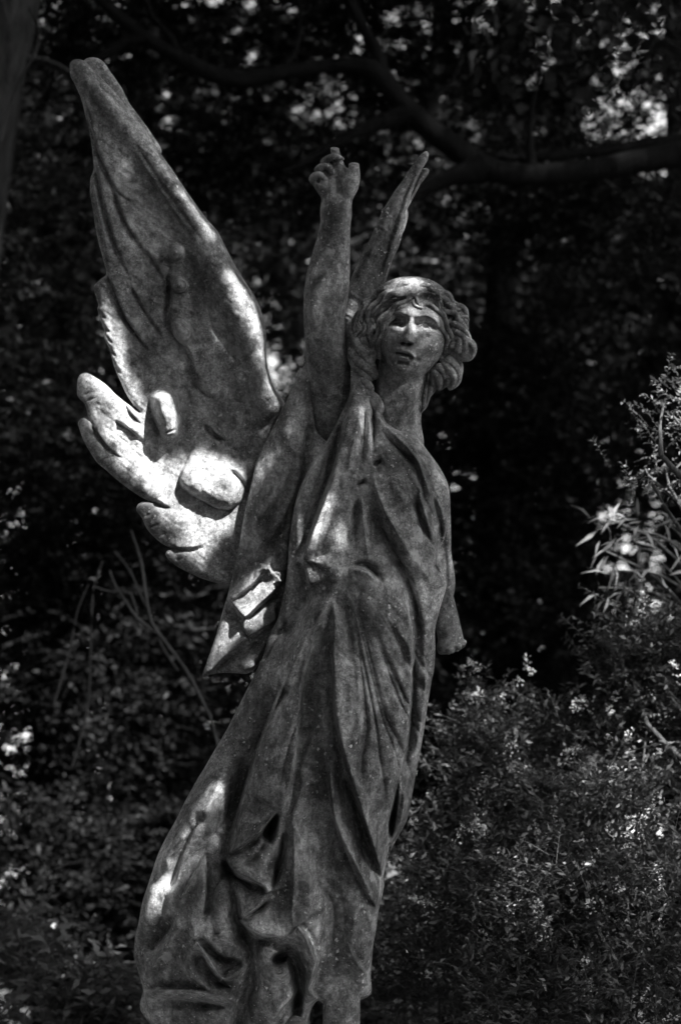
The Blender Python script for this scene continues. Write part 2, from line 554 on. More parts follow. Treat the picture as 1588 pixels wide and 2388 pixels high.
LEAF_DARK = leaf_material("dark_leaf", 0.008, 0.030, 0.5, 0.2, 0.22)
LEAF_FAR = leaf_material("far_shaded_leaf", 0.004, 0.012, 0.7, 0.1, 0.05)  # leaf colour darkened to stand in for shade on the far wood
LEAF_SHADE = leaf_material("shade_leaf", 0.005, 0.018, 0.55, 0.15, 0.15)  # darker leaf copy, deep shade of the low trees put into the colour
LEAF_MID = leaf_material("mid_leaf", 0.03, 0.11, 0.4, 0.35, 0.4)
LEAF_PALE = leaf_material("sunlit_leaf", 0.06, 0.18, 0.3, 0.3)  # leaf colour paled to pass for sunlit leaves
LEAF_LONG = leaf_material("long_sunlit_leaf", 0.14, 0.34, 0.3, 0.3)  # paler still, sunlight on the leaves put into their colour
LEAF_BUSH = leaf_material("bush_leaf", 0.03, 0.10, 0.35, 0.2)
FLOWER = leaf_material("white_flower", 0.55, 0.8, 0.6, 0.3, 0.3)
BARK = bark_material("dark_bark", 0.003, 0.012, 16)
BARK_PALE = bark_material("pale_bark", 0.008, 0.045, 26)
TWIG = bark_material("twig_bark", 0.06, 0.16, 30)

# ------------------------------------------------------------------ the statue
statue = empty("angel_statue", world_pt(640, 2520, 0),
               "weathered stone angel in a long draped robe with one arm raised and tall spread wings", "statue")

def S_(Z, pts, h, wE, wW=None, p=2.0, ta=0.28, tb=0.28):
    """stroke drawn in a crop's own pixels (heights and widths too)"""
    f = lambda x: np.asarray(x, float) / Z.s if not np.isscalar(x) else x / Z.s
    return (Z(pts), f(h), f(wE), f(wE if wW is None else wW), p, ta, tb)

# ---- robe
robe_out = np.concatenate([
    Z2([(497, 1660), (530, 1735), (562, 1775), (590, 1790), (605, 1850), (645, 1900), (690, 1965), (728, 2050), (738, 2105)]),
    Z4([(1060, 190), (1110, 222), (1150, 236), (1185, 228), (1205, 240), (1240, 290), (1300, 370), (1350, 440), (1390, 520), (1404, 600),
        (1402, 680), (1380, 800), (1345, 900), (1368, 990), (1387, 1065), (1383, 1090), (1350, 1200), (1324, 1310), (1326, 1400)]),
    Z5([(1362, 60), (1355, 150), (1340, 220), (1320, 350), (1300, 480), (1280, 600), (1250, 750), (1225, 900), (1200, 1000),
        (1160, 1075), (1110, 1170), (1085, 1250), (1070, 1330), (1076, 1380)]),
    Z6([(1505, 640), (1500, 700), (1480, 780), (1468, 850), (1460, 920), (1445, 1000), (1438, 1080), (1430, 1180), (1435, 1260),
        (1428, 1292), (1380, 1322), (1280, 1345), (1175, 1356), (1120, 1330), (1080, 1400), (1060, 1560), (900, 1640), (500, 1640), (220, 1560), (150, 1463), (95, 1380), (100, 1310), (112, 1270),
        (80, 1150), (60, 1050), (65, 960), (85, 870), (105, 760), (130, 680), (160, 590), (200, 470), (250, 370), (300, 280),
        (360, 160), (420, 50)]),
    Z5([(60, 710), (130, 590), (200, 470), (250, 370), (300, 270), (350, 170), (400, 60)]),
    Z4([(430, 1350), (480, 1250), (510, 1120), (530, 1000), (545, 800), (570, 640), (610, 520), (660, 420), (740, 300), (810, 170), (865, 40)]),
])
T = []
a4 = lambda *a, **k: T.append(S_(Z4, *a, **k))
a5 = lambda *a, **k: T.append(S_(Z5, *a, **k))
a6 = lambda *a, **k: T.append(S_(Z6, *a, **k))
a2 = lambda *a, **k: T.append(S_(Z2, *a, **k))
# bodice
a4([(912, 40), (985, 140), (1050, 205), (1110, 265), (1180, 335), (1235, 410), (1262, 480), (1300, 590), (1350, 700)], 13, 12, 14)
a4([(1010, 215), (1075, 285), (1165, 375), (1225, 450), (1255, 560), (1280, 660)], -14, 9, 12, 1.6)
a4([(1080, 215), (1150, 270), (1220, 350), (1280, 440), (1320, 540)], 8, 10, 12)
a4([(972, 60), (990, 120), (997, 220), (990, 370)], -24, 9, 9, 1.5)
a4([(950, 110), (945, 250), (938, 330), (935, 440)], -16, 7, 9, 1.5)
a4([(968, 150), (970, 260), (962, 400)], 10, 10, 10)
a4([(910, 30), (915, 150), (880, 330), (850, 480)], 12, 16, 20)
a4([(890, 10), (850, 180), (808, 380), (745, 590), (685, 750), (618, 945)], [16, 30, 34, 36, 38, 38], [40, 60, 80, 90, 90, 70], 14, ta=.05, tb=.02)
a4([(862, 90), (815, 290), (770, 440), (705, 610), (645, 780), (600, 900)], -26, 10, 30, 1.5)
a4([(618, 945), (640, 1010), (660, 1085)], 32, 60, 10, ta=.02, tb=.2)
a4([(830, 150), (740, 330), (650, 480), (600, 600), (580, 700), (575, 900)], 24, 50, 40)
a4([(655, 1080), (600, 1220), (540, 1400)], -30, 30, 50)
a4([(1050, 400), (1010, 415), (985, 430)], -22, 14, 14)
a4([(960, 505), (910, 530), (890, 545)], -18, 12, 12)
a4([(930, 555), (938, 690), (952, 820), (972, 945)], 14, 9, 16)
a4([(905, 600), (900, 760), (890, 900)], -12, 26, 20)
a4([(985, 420), (1005, 540), (1050, 660), (1110, 770), (1170, 870)], 16, 26, 14)
a4([(965, 540), (1005, 690), (1075, 830), (1150, 970), (1200, 1100), (1232, 1220), (1245, 1400), (1245, 1560)], [-10, -24, -28, -28, -26, -26, -24], 12, [14, 34, 40, 40, 30, 26], 1.6)
a4([(1110, 790), (1190, 900), (1270, 1010), (1330, 1110)], 18, 60, 50)
a4([(850, 962), (950, 962), (1010, 1010), (1048, 1060)], -22, 14, 9, 1.6)
a4([(860, 990), (950, 1000), (1010, 1050)], 12, 12, 26)
a4([(1060, 480), (1130, 560), (1170, 660)], 22, 90, 80)            # breast
a4([(1243, 470), (1245, 590), (1280, 720), (1308, 850)], 14, 12, 12)
a4([(1222, 600), (1240, 690), (1285, 800), (1305, 860)], -18, 9, 14, 1.5)
a4([(1300, 560), (1340, 690), (1360, 800), (1345, 900)], -18, 14, 14)
a4([(1330, 600), (1380, 740)], 10, 12, 12)
a4([(1310, 850), (1350, 960), (1387, 1075)], 14, 8, 50, tb=.02)
a4([(1310, 950), (1345, 1000), (1375, 1050)], -14, 9, 12, 1.5)
a4([(1100, 830), (1200, 960), (1310, 1040)], 6, 60, 60)
a4([(700, 900), (780, 1000), (850, 1040)], 20, 70, 80)             # belly
a4([(900, 1120), (1000, 1200), (1060, 1350)], 22, 110, 100)
a4([(1080, 1290), (1140, 1370), (1190, 1450)], -14, 9, 12, 1.5)
a4([(1120, 1120), (1180, 1250), (1200, 1400), (1195, 1560)], 14, 18, 40)
# skirt
a4([(800, 1090), (720, 1200), (640, 1330), (560, 1500), (520, 1600)], [12, 30, 34, 34, 30], [20, 24, 26, 30], [40, 70, 90, 100], tb=.0)
a4([(770, 1110), (790, 1300), (780, 1400), (785, 1560)], 12, 12, 14)
a4([(830, 1120), (845, 1300), (870, 1450), (900, 1560)], -14, 40, 26)
a4([(560, 1250), (500, 1400), (450, 1560)], -26, 30, 60)
a5([(650, 0), (605, 230), (585, 430), (560, 680), (510, 870), (478, 950)], [30, 38, 42, 42, 36, 30], [24, 22, 20, 18], [90, 130, 170, 150], ta=.0, tb=.05)
a5([(590, 30), (455, 330), (360, 570), (290, 780), (235, 1000), (205, 1180)], -46, 14, 66, 1.6)
a5([(790, 20), (795, 180), (805, 380), (850, 600), (905, 790), (975, 1010), (1035, 1200), (1068, 1330)], [20, 36, 40, 40, 36, 30, 20], [60, 110, 130, 120, 70, 40], 9, ta=.05, tb=.02)
a5([(770, 60), (775, 260), (795, 450), (830, 640), (885, 830), (950, 1010), (1010, 1190)], -30, 12, 50, 1.7)
a5([(748, 520), (765, 760), (790, 950), (850, 1130), (920, 1290), (1000, 1440)], 18, 44, 9, tb=.0)
a5([(690, 300), (690, 700), (680, 1000), (700, 1400)], -22, 70, 70)
a5([(620, 500), (610, 800), (560, 1000), (570, 1440)], 14, 50, 30)
a5([(1150, 80), (1165, 300), (1130, 600), (1090, 900), (1060, 1100)], 20, 60, 90)
a5([(910, 40), (950, 260), (990, 420)], 10, 26, 26)
a5([(1245, -150), (1240, 250), (1215, 560), (1165, 770)], -34, 20, 9, 1.5)
a5([(1232, -100), (1226, 250), (1200, 560), (1150, 760)], 12, 6, 24)
a5([(1296, 0), (1304, 260), (1270, 500), (1230, 750)], 14, 10, 12)
a5([(1158, 755), (1142, 880), (1122, 1000), (1100, 1130)], [-20, -80, -110, -90], [4, 9, 14, 12], [4, 10, 18, 14], 2.2, ta=.3, tb=.35)
a5([(1190, 800), (1180, 930), (1150, 1060)], 20, 14, 10)
a5([(1115, 1120), (1095, 1200), (1080, 1250)], -50, 10, 10)
# hem and train
a6([(905, 190), (790, 340), (700, 420), (602, 478)], 26, 10, 34, tb=.03)
a6([(905, 215), (800, 360), (705, 435), (625, 485)], -20, 14, 6, 1.6)
a6([(895, 235), (858, 330), (828, 425)], [-60, -140, -150], [8, 20, 26], [8, 30, 36], 2.2, ta=.3, tb=.4)
a6([(930, 330), (915, 460), (890, 580), (850, 720)], -34, 10, 10, 1.5)
a6([(900, 270), (950, 190), (975, 60)], 14, 26, 10)
a6([(596, 505), (645, 570), (745, 625), (815, 665), (832, 705)], 40, 50, 10, ta=.03, tb=.03)
a6([(590, 520), (635, 600), (740, 660), (810, 700)], -44, 8, 34, 1.7)
a6([(832, 720), (765, 785), (668, 845)], 26, 10, 30, tb=.03)
a6([(840, 740), (770, 805), (690, 850)], -18, 14, 6, 1.6)
a6([(668, 860), (725, 905), (800, 940), (900, 950), (950, 930)], 34, 44, 9, ta=.03)
a6([(660, 880), (740, 960), (860, 990)], -30, 8, 40, 1.8)
a6([(990, 240), (985, 480), (982, 700), (975, 830), (990, 930)], 22, 10, 9)
a6([(960, 400), (950, 560), (900, 740)], 10, 16, 20)
a6([(1180, 60), (1200, 400), (1180, 800), (1160, 1200)], -30, 70, 80)
a6([(1060, 300), (1070, 600), (1080, 860)], 16, 40, 40)
a6([(1195, 0), (1230, 290), (1340, 530), (1415, 680), (1465, 800)], 20, 50, 10, ta=0)
a6([(1315, 0), (1400, 290), (1490, 575)], 14, 30, 8, ta=0)
a6([(1290, 60), (1380, 330), (1470, 590)], -26, 9, 40, 1.7, ta=0)
a6([(1350, 640), (1330, 900), (1300, 1180)], 18, 60, 60)
a6([(1300, 1005), (1350, 1110), (1412, 1192)], 16, 9, 22)
a6([(1395, 790), (1430, 880), (1432, 1010)], 12, 10, 18)
a6([(1330, 1215), (1430, 1235)], 8, 12, 10)
a6([(1180, 1330), (1290, 1315), (1420, 1270)], 12, 16, 26)
a6([(1000, 900), (1050, 960), (1085, 1050), (1108, 1110), (1085, 1190), (1072, 1270), (1130, 1330)], [40, 50, 50, 44, 40, 36], 14, 40, ta=.03, tb=.03)
a6([(860, 1130), (900, 1085), (955, 1060), (1000, 1130), (1015, 1230), (1005, 1340), (975, 1450), (940, 1540)], [-120, -170, -170, -160, -120, -60, -20], [30, 40, 40, 36, 30, 24, 20], [26, 34, 34, 34, 30, 24, 20], 2.2, ta=.1, tb=.2)
a6([(780, 1010), (880, 1045), (980, 1030), (1010, 1050)], 40, 14, 36)
a6([(840, 1150), (880, 1190), (970, 1160)], 34, 22, 22)
a6([(990, 1190), (1000, 1260), (900, 1370), (850, 1463)], 34, 12, 40)
a6([(1060, 1330), (950, 1430), (880, 1500)], 22, 12, 26)
a6([(690, 0), (630, 250), (590, 480), (620, 680), (660, 860), (730, 1040), (735, 1200), (700, 1330), (670, 1463)], [-40, -60, -70, -70, -70, -60, -60, -60], 34, 50, 1.9, ta=0, tb=0)
a6([(560, 50), (500, 180), (440, 290)], 26, 30, 34)
a6([(400, 330), (310, 420), (250, 500), (262, 600)], 24, 30, 40)
a6([(420, 300), (330, 470), (290, 610), (250, 720)], -26, 9, 22, 1.6)
a6([(465, 440), (400, 580), (340, 700), (305, 800)], 30, 16, 34)
a6([(478, 450), (486, 620), (478, 780), (440, 900)], -38, 40, 9, 1.6)
a6([(600, 540), (610, 720), (600, 850)], 22, 50, 50)
a6([(160, 620), (130, 780), (110, 920)], 22, 40, 40)
a6([(270, 820), (250, 900), (190, 980), (120, 1060)], -40, 30, 40)
a6([(300, 790), (300, 900), (240, 1020), (170, 1120), (120, 1250)], 24, 18, 26)
a6([(385, 840), (405, 930), (415, 985)], 22, 12, 20)
a6([(415, 985), (480, 1070), (535, 1160), (575, 1207)], 30, 9, 22, ta=.05, tb=.02)
a6([(440, 960), (520, 1050), (590, 1100), (690, 1090)], -44, 16, 24)
a6([(575, 1207), (660, 1160), (722, 1100), (700, 1010)], 30, 16, 10, ta=.02)
a6([(480, 955), (560, 935), (640, 895)], -16, 8, 8, 1.6)
a6([(490, 975), (600, 990), (690, 1030)], 20, 20, 12)
a6([(560, 1140), (640, 1130), (690, 1090)], -22, 12, 12)
a6([(420, 1010), (470, 1120), (560, 1230), (660, 1250)], -40, 12, 40)
a6([(340, 1020), (380, 1130), (430, 1220), (560, 1290), (670, 1250)], 26, 30, 30)
a6([(110, 1285), (300, 1270), (480, 1290), (650, 1350)], 34, 10, 44, ta=.05, tb=.05)
a6([(110, 1320), (300, 1325), (500, 1345), (660, 1385)], -34, 10, 34, 1.8)
a6([(150, 1180), (280, 1190), (330, 1150)], 16, 30, 30)
a6([(430, 1400), (560, 1380), (660, 1370)], 10, 20, 20)

def robe_extra(U, V):
    # worn, hand-cut surface
    r = 2.6 * vnoise(U / 46, V / 60, 1) + 1.5 * vnoise(U / 19, V / 26, 2) + 0.8 * vnoise(U / 8, V / 11, 3)
    # small pleats that run out from the shoulder and from the girdle
    u1, v1 = 852, 880; u2, v2 = 800, 1290
    th1 = np.arctan2(U - u1, np.maximum(V - v1, 1)); r1 = np.hypot(U - u1, V - v1)
    th2 = np.arctan2(U - u2, np.maximum(V - v2, 1)); r2 = np.hypot(U - u2, V - v2)
    w1 = np.clip((1420 - V) / 160, 0, 1) * np.clip((r1 - 150) / 260, 0, 1); w2 = np.clip((V - 1380) / 160, 0, 1)
    p1 = vnoise(th1 * 13 + 1.5 * vnoise(r1 / 120, th1 * 3, 5), r1 / 330, 6)
    p2 = vnoise(th2 * 19 + 1.5 * vnoise(r2 / 170, th2 * 3, 7), r2 / 420, 8)
    sh = lambda q: 2.0 * np.abs(q) ** .65 - 1.0       # rounded pleats with sharp valleys
    return r + 8 * sh(p1) * w1 + np.clip(r2 / 260, .4, 1.25) * 10 * sh(p2) * w2

def robe_gain(q):
    pts, h, wE, wW, p, ta, tb = q
    if np.mean(h) > 0:                                   # crests are cut to an edge
        return (pts, np.clip(h * 2.6, 0, 58), wE * 1.05, wW * 1.05, 1.3, ta, tb)
    if np.min(h) < -33:                                  # true holes
        return (pts, np.clip(h * 2.2, -120, 0), wE, wW, p, ta, tb)
    return (pts, np.clip(h * 2.9, -66, 0), wE * 1.15, wW * 1.25, 1.5, ta, tb)
T = [robe_gain(q) for q in T]
robe = relief(robe_out, T, step=2.4, depth=0.62, back=0.55, extra=robe_extra, fade=14)
make_mesh("robe", *to_world(robe), STONE, statue)

# ---- the hanging left-hand sleeve
sl_out = np.concatenate([
    Z2([(215, 1640), (180, 1690), (100, 1830), (30, 1980)]),
    Z4([(470, 190), (430, 270), (385, 360), (360, 430), (335, 540), (310, 640), (290, 750), (270, 870), (245, 980), (212, 1120),
        (190, 1190), (160, 1300), (135, 1380), (100, 1480), (75, 1562), (115, 1553), (180, 1543), (270, 1545), (310, 1548), (345, 1532), (378, 1500),
        (395, 1450), (430, 1385), (440, 1340), (470, 1290), (500, 1240), (540, 1150), (570, 1000), (600, 850), (650, 700), (710, 540), (770, 400), (760, 320), (690, 240), (670, 50)]),
    Z2([(300, 1900), (280, 1700)]),
])
T = []
a4([(560, 60), (520, 250), (470, 430), (400, 620), (350, 800)], 14, 40, 40)
a4([(560, 420), (500, 540), (440, 640), (340, 760)], 14, 12, 30)
a4([(560, 560), (520, 680), (450, 800), (380, 880)], 16, 14, 40)
a4([(560, 700), (480, 830), (400, 920)], -14, 14, 24)
a4([(640, 250), (620, 480), (575, 650), (555, 900), (548, 1150)], -34, 40, 16, ta=0, tb=0)
a4([(425, 975), (340, 1065), (225, 1150)], 22, 8, 60, ta=.05, tb=.05)
a4([(212, 1140), (255, 1190), (298, 1250)], 22, 44, 8, ta=.02, tb=.02)
a4([(425, 965), (450, 1005), (490, 1005), (508, 1050)], 22, 10, 40, ta=.02, tb=.02)
a4([(508, 1052), (420, 1135), (300, 1248)], 26, 7, 44, ta=.02, tb=.02)
a4([(500, 1090), (420, 1165), (315, 1255)], -34, 16, 8, 1.8)
a4([(300, 1250), (296, 1290), (316, 1345)], 20, 40, 8, ta=.02, tb=.02)
a4([(470, 1160), (460, 1210), (472, 1250), (400, 1300), (315, 1345)], 22, 8, 36, ta=.02, tb=.02)
a4([(480, 1280), (400, 1335), (320, 1370)], -22, 12, 8)
a4([(200, 1200), (250, 1260), (290, 1320)], -16, 14, 26)
a4([(320, 1355), (230, 1420), (130, 1520), (80, 1560)], 26, 8, 44, ta=.03, tb=.02)
a4([(430, 1350), (330, 1400), (220, 1460), (120, 1540)], -26, 24, 10)
a4([(430, 1370), (385, 1440), (370, 1500), (290, 1530)], 18, 8, 26, ta=.03, tb=.05)
T = [(q[0], q[1] * 1.9) + q[2:] for q in T]
sleeve = relief(sl_out, T, step=2.2, depth=0.55, back=0.4, plane=lambda U, V: -46 + 0 * U, extra=lambda U, V: 2.6 * vnoise(U / 46, V / 60, 1) + 1.5 * vnoise(U / 19, V / 26, 2) + 0.8 * vnoise(U / 8, V / 11, 3), fade=9)
make_mesh("sleeve", *to_world(sleeve), STONE, statue)["label"] = "long hanging sleeve with a folded pointed end"

# ---- cloth over the other arm
rs_out = Z4([(1270, 470), (1340, 520), (1400, 620), (1407, 700), (1410, 800), (1412, 900), (1427, 1000), (1432, 1060), (1422, 1130), (1392, 1182),
             (1345, 1226), (1310, 1180), (1290, 1080), (1270, 900), (1250, 700)])
T = []
a4([(1340, 600), (1385, 760), (1405, 940), (1410, 1080)], 12, 8, 14)
a4([(1360, 800), (1385, 960), (1390, 1100)], -10, 8, 10)
a4([(1345, 1215), (1390, 1165), (1420, 1110)], 8, 8, 8)
rsl = relief(rs_out, T, step=2.2, depth=0.7, back=0.7, plane=lambda U, V: -34 + 0 * U, fade=6)
make_mesh("sleeve", *to_world(rsl), STONE, statue)["label"] = "short sleeve over the broken arm"

# ---- broad wing on the left
lw_out = np.concatenate([
    Z1([(150, 175), (158, 152), (178, 140), (203, 138), (232, 148), (300, 215), (400, 320), (480, 420), (560, 520), (640, 640), (720, 752),
        (800, 872), (900, 1012), (968, 1090), (1000, 1150), (1060, 1270), (1122, 1370), (1190, 1480), (1226, 1590), (1239, 1680), (1239, 1780),
        (1256, 1880), (1290, 1970), (1340, 2040), (1400, 2200), (1380, 2500)]),
    Z3([(1330, 900), (1300, 1200), (1240, 1500), (1090, 1552), (990, 1532), (900, 1502), (860, 1482), (800, 1456), (740, 1420), (690, 1375), (674, 1345), (690, 1322), (722, 1310),
        (660, 1282), (600, 1232), (550, 1175), (520, 1110), (485, 1062), (482, 1032), (515, 1000), (590, 1003), (645, 1026), (530, 976), (480, 946), (430, 912),
        (370, 866), (300, 806), (270, 780), (220, 736), (170, 660), (130, 590), (100, 505), (95, 470), (122, 441), (160, 456), (195, 488), (160, 430), (140, 350),
        (108, 318), (88, 285), (90, 190), (110, 152), (150, 141), (200, 165), (280, 220), (340, 280), (400, 330), (450, 365), (500, 400)]),
    Z1([(500, 2050), (460, 1985), (430, 1920), (400, 1850), (385, 1800), (367, 1735), (342, 1685), (345, 1650), (322, 1582), (304, 1522), (310, 1500), (288, 1425),
        (287, 1392), (318, 1360), (352, 1330), (345, 1280), (310, 1150), (290, 1050), (280, 970), (264, 880), (266, 800), (284, 745), (275, 640), (263, 550),
        (242, 470), (215, 360), (185, 290), (155, 230)]),
])
T = []
a1 = lambda *a, **k: T.append(S_(Z1, *a, **k))
a3 = lambda *a, **k: T.append(S_(Z3, *a, **k))
a1([(195, 190), (330, 350), (470, 520), (620, 735), (760, 935), (880, 1110), (960, 1260), (1050, 1430), (1120, 1580), (1165, 1740), (1190, 1900), (1260, 2060)],
   [18, 26, 30, 34, 40, 46, 64, 84, 80, 70, 64, 60], [50, 50, 52, 54, 60, 70, 80, 90, 80, 70], [40, 46, 46, 50, 56, 60, 90, 110, 100, 80, 70], 2.6, ta=.04, tb=0)
a1([(300, 230), (330, 300), (390, 350), (470, 440)], -10, 9, 9, 1.5)
for off in (0, 26, 46):
    a1([(470 - off * .2, 560 + off), (560 - off * .4, 680 + off), (680 - off * .6, 860 + off * .8), (800 - off * .7, 1030 + off * .7), (915 - off, 1195)], -9 if off != 26 else 9, 8, 8, 1.5)
a1([(940, 1230), (930, 1400), (960, 1560), (1040, 1680), (1130, 1800), (1160, 1960), (1230, 2120)], -16, 18, 44, 1.8)
# feathers of the inner face: groove plus a raised east lip
def feather(add, pts, h=16, w=70):
    add(pts, -h * 1.5, 8, 13, 1.6, ta=.15, tb=.5)
    add([(x + 8, y) for x, y in pts], h * 1.1, w, 7, 1.6, ta=.15, tb=.5)
feather(a1, [(195, 290), (250, 470), (300, 640), (345, 750), (395, 850), (470, 915), (600, 942)], 14, 80)
feather(a1, [(385, 840), (430, 980), (490, 1100), (600, 1250)], 12, 60)
feather(a1, [(283, 700), (315, 860), (360, 1040), (420, 1210), (510, 1420)], 14, 60)
feather(a1, [(268, 800), (290, 960), (330, 1120), (365, 1300)], 10, 30)
feather(a1, [(345, 1300), (400, 1440), (455, 1570), (540, 1690), (625, 1800)], 18, 80)
feather(a1, [(480, 1380), (560, 1530), (640, 1640), (700, 1760)], 7, 50)
feather(a1, [(560, 1180), (640, 1300), (690, 1420)], 8, 50)
for y in (1525, 1600, 1660, 1735, 1830):
    a1([(305 + (y - 1525) * .28, y), (350 + (y - 1525) * .28, y + 55)], -9, 7, 7)
# covert knobs
a1([(745, 1150), (735, 1200), (720, 1260)], [30, 46, 20], [60, 50, 40], [30, 26, 24], 2.2)
a1([(770, 1350), (755, 1385), (740, 1420)], [30, 52, 30], [50, 44, 40], [28, 28, 24], 2.2)
a1([(700, 1290), (720, 1440), (705, 1560), (740, 1660), (810, 1740), (850, 1860), (880, 1990)], 26, 90, 9, ta=.1, tb=.1)
a1([(690, 1210), (708, 1330), (705, 1480), (700, 1560), (730, 1680), (800, 1760)], -18, 8, 16, 1.6)
a1([(760, 1640), (790, 1650)], 22, 44, 40, ta=0, tb=0)
a1([(850, 1900), (880, 1980), (960, 2020)], -22, 12, 12)
a1([(890, 1960), (960, 1990), (1060, 1960)], 18, 40, 60)
a1([(930, 1600), (960, 1660), (1000, 1690)], -14, 12, 12)
a3([(930, 480), (970, 540), (1045, 590)], -30, 12, 14)
a3([(960, 470), (1010, 540), (1075, 585)], 18, 30, 8)
# the feather knob standing off the wing and its notch
a3([(660, 220), (665, 330), (690, 450), (715, 570), (735, 640)], [90, 130, 130, 100, 60], [70, 76, 70, 56], [70, 80, 70, 50], 2.8, ta=.22, tb=.25)
a3([(575, 290), (580, 400), (620, 520), (640, 600)], -26, 14, 20)
a3([(640, 545), (700, 530), (765, 515)], -14, 7, 9, ta=.4, tb=.4)
# big lower knob
a3([(1100, 780), (1170, 850), (1220, 930)], -30, 14, 14)
# lower feathers
feather(a3, [(175, 465), (270, 620), (410, 722)], 22, 60)
feather(a3, [(335, 455), (430, 520), (522, 590)], 16, 50)
feather(a3, [(395, 330), (450, 420), (525, 490)], 16, 40)
feather(a3, [(590, 995), (650, 1020), (720, 1040)], 18, 50)
feather(a3, [(705, 1308), (850, 1312), (970, 1268)], 18, 44)
a3([(880, 1490), (930, 1480), (975, 1465)], 16, 14, 14)
for x, y in ((120, 300), (140, 340), (230, 735), (270, 775), (520, 1110), (560, 1180), (610, 1240), (740, 1400)):
    a3([(x, y), (x + 36, y - 22), (x + 90, y - 40)], -12, 8, 9, 1.6, ta=.3, tb=.7)
a3([(160, 200), (300, 330), (480, 500), (600, 660)], 26, 80, 80)
a3([(150, 540), (300, 720), (500, 880), (700, 960)], 26, 70, 70)
a3([(560, 1060), (700, 1150), (900, 1200)], 26, 90, 90)
a3([(740, 1370), (900, 1390)], 16, 50, 50)

def blob(U, V, Z, c, ra, rb, rot, h, p=4.0):
    """a rounded boss: centre and radii in the crop's pixels"""
    cx, cy = Z([c])[0]; x, y = U - cx, V - cy
    a, b = math.cos(rot), math.sin(rot)
    q = ((x * a + y * b) / (ra / Z.s)) ** 2 + ((-x * b + y * a) / (rb / Z.s)) ** 2
    return h / Z.s * np.sqrt(np.maximum(1 - np.minimum(q, 1) ** (p / 2), 0))
def wing_extra(U, V):
    return wing_swell(U, V) + knob(U, V) + blob(U, V, Z1, (742, 1215), 44, 52, .3, 80, 2.4) + blob(U, V, Z1, (757, 1388), 46, 46, .3, 80, 2.4) + blob(U, V, Z1, (775, 1640), 56, 80, -.4, 60, 2.4)
def knob(U, V):
    cx, cy = Z3([(985, 870)])[0]
    x, y = (U - cx) * Z3.s, (V - cy) * Z3.s
    x = x + 7 * vnoise(U / 22, V / 22, 33); y = y + 7 * vnoise(U / 24, V / 24, 34)
    a, b = math.cos(.47), math.sin(.47)
    p, q = x * a + y * b, -x * b + y * a            # q: down-left across the boss
    rise = np.clip((q + 330) / 400, 0, 1); rise = rise * rise * (3 - 2 * rise)
    e = np.maximum(1 - (np.abs(p) / 222) ** 3.4 - (np.maximum(q, 0) / 140) ** 2.6, 0) ** .5
    return 125 / Z3.s * rise * e * (1 + .05 * vnoise(U / 22, V / 22, 31) + .025 * vnoise(U / 9, V / 9, 32))
def wing_swell(U, V):
    # worn barbs: grooves that run obliquely down to the left, broken up by weather
    a, b = U * .80 + V * .60, -U * .60 + V * .80
    r = 1.5 * vnoise(a / 34, b / 5.5, 11) * np.clip(.5 + vnoise(U / 60, V / 60, 12), 0, 1) + 2.0 * vnoise(U / 24, V / 24, 13) + 0.9 * vnoise(U / 8, V / 8, 14)
    r += 2.4 * np.sin(U * 0.025 + V * 0.019) + 1.2 * np.sin(U * 0.071 - V * 0.043)
    return r
T = [(q[0], np.clip(q[1] * 1.55, -40, 75)) + q[2:] for q in T]
lwing = relief(lw_out, T, step=2.2, rim=(15, 17), plane=lambda U, V: -62 - 0.16 * (U - 300) + 0.05 * (V - 900), extra=wing_extra, fade=12)
make_mesh("wing", *to_world(lwing), STONE_WING, statue)["label"] = "broad wing with sunlit lower feathers"
# second feather layer along the top of the wing's leading edge
lw2 = Z1([(215, 165), (235, 140), (265, 128), (305, 132), (340, 155), (385, 220), (440, 300), (480, 380), (540, 460), (600, 545), (660, 650), (600, 720), (480, 560), (330, 380)])
T = []
make_mesh("feather", *to_world(relief(lw2, [], step=2.2, rim=(12, 14), plane=lambda U, V: -84 - 0.16 * (U - 300) + 0.05 * (V - 900), fade=8)), STONE_WING, statue)

# ---- far wing, seen nearly edge on
def far_wing(pts, z, H):
    return to_world(relief(Z2(pts), T, step=2.0, rim=(26, H), plane=lambda U, V: z - 0.12 * (V - 600) * 0 - 0.35 * (U - 880), fade=8, extra=wing_swell))
T = []
a2([(985, 320), (920, 480), (880, 620), (830, 760), (780, 900), (730, 1060), (690, 1180)], 30, 60, 16, ta=.02)
a2([(960, 340), (890, 500), (840, 640), (780, 800), (730, 950)], -18, 8, 20, 1.6)
a2([(830, 470), (760, 620), (700, 780), (620, 950), (540, 1130)], 22, 40, 50)
a2([(730, 590), (800, 600)], 6, 10, 10)
make_mesh("wing", *far_wing([(1045, 165), (1062, 178), (1064, 200), (1050, 240), (1020, 290), (1000, 330), (960, 420), (925, 520), (890, 620), (850, 760), (810, 900), (770, 1030), (730, 1150),
                           (690, 1350), (600, 1600), (500, 1620), (470, 1560), (440, 1420), (455, 1280), (480, 1150), (520, 1040), (562, 940), (600, 870), (640, 800), (680, 710), (715, 625), (722, 592), (745, 570),
                           (820, 450), (880, 370), (930, 290), (985, 212), (1020, 178)], -150, 24), STONE_LICHEN, statue)["label"] = "narrow lichened wing seen nearly edge on"
T = []
a2([(1030, 320), (960, 450), (900, 580), (870, 720)], 14, 16, 30)
make_mesh("feather", *far_wing([(1010, 300), (1035, 290), (1058, 293), (1067, 308), (1058, 335), (1030, 375), (1000, 415), (950, 510), (915, 575), (908, 590), (915, 620), (912, 650), (890, 730), (868, 780),
                           (850, 850), (800, 960), (760, 1080), (725, 1180), (660, 1200), (740, 950), (860, 640), (960, 400)], -176, 16), STONE_LICHEN, statue)

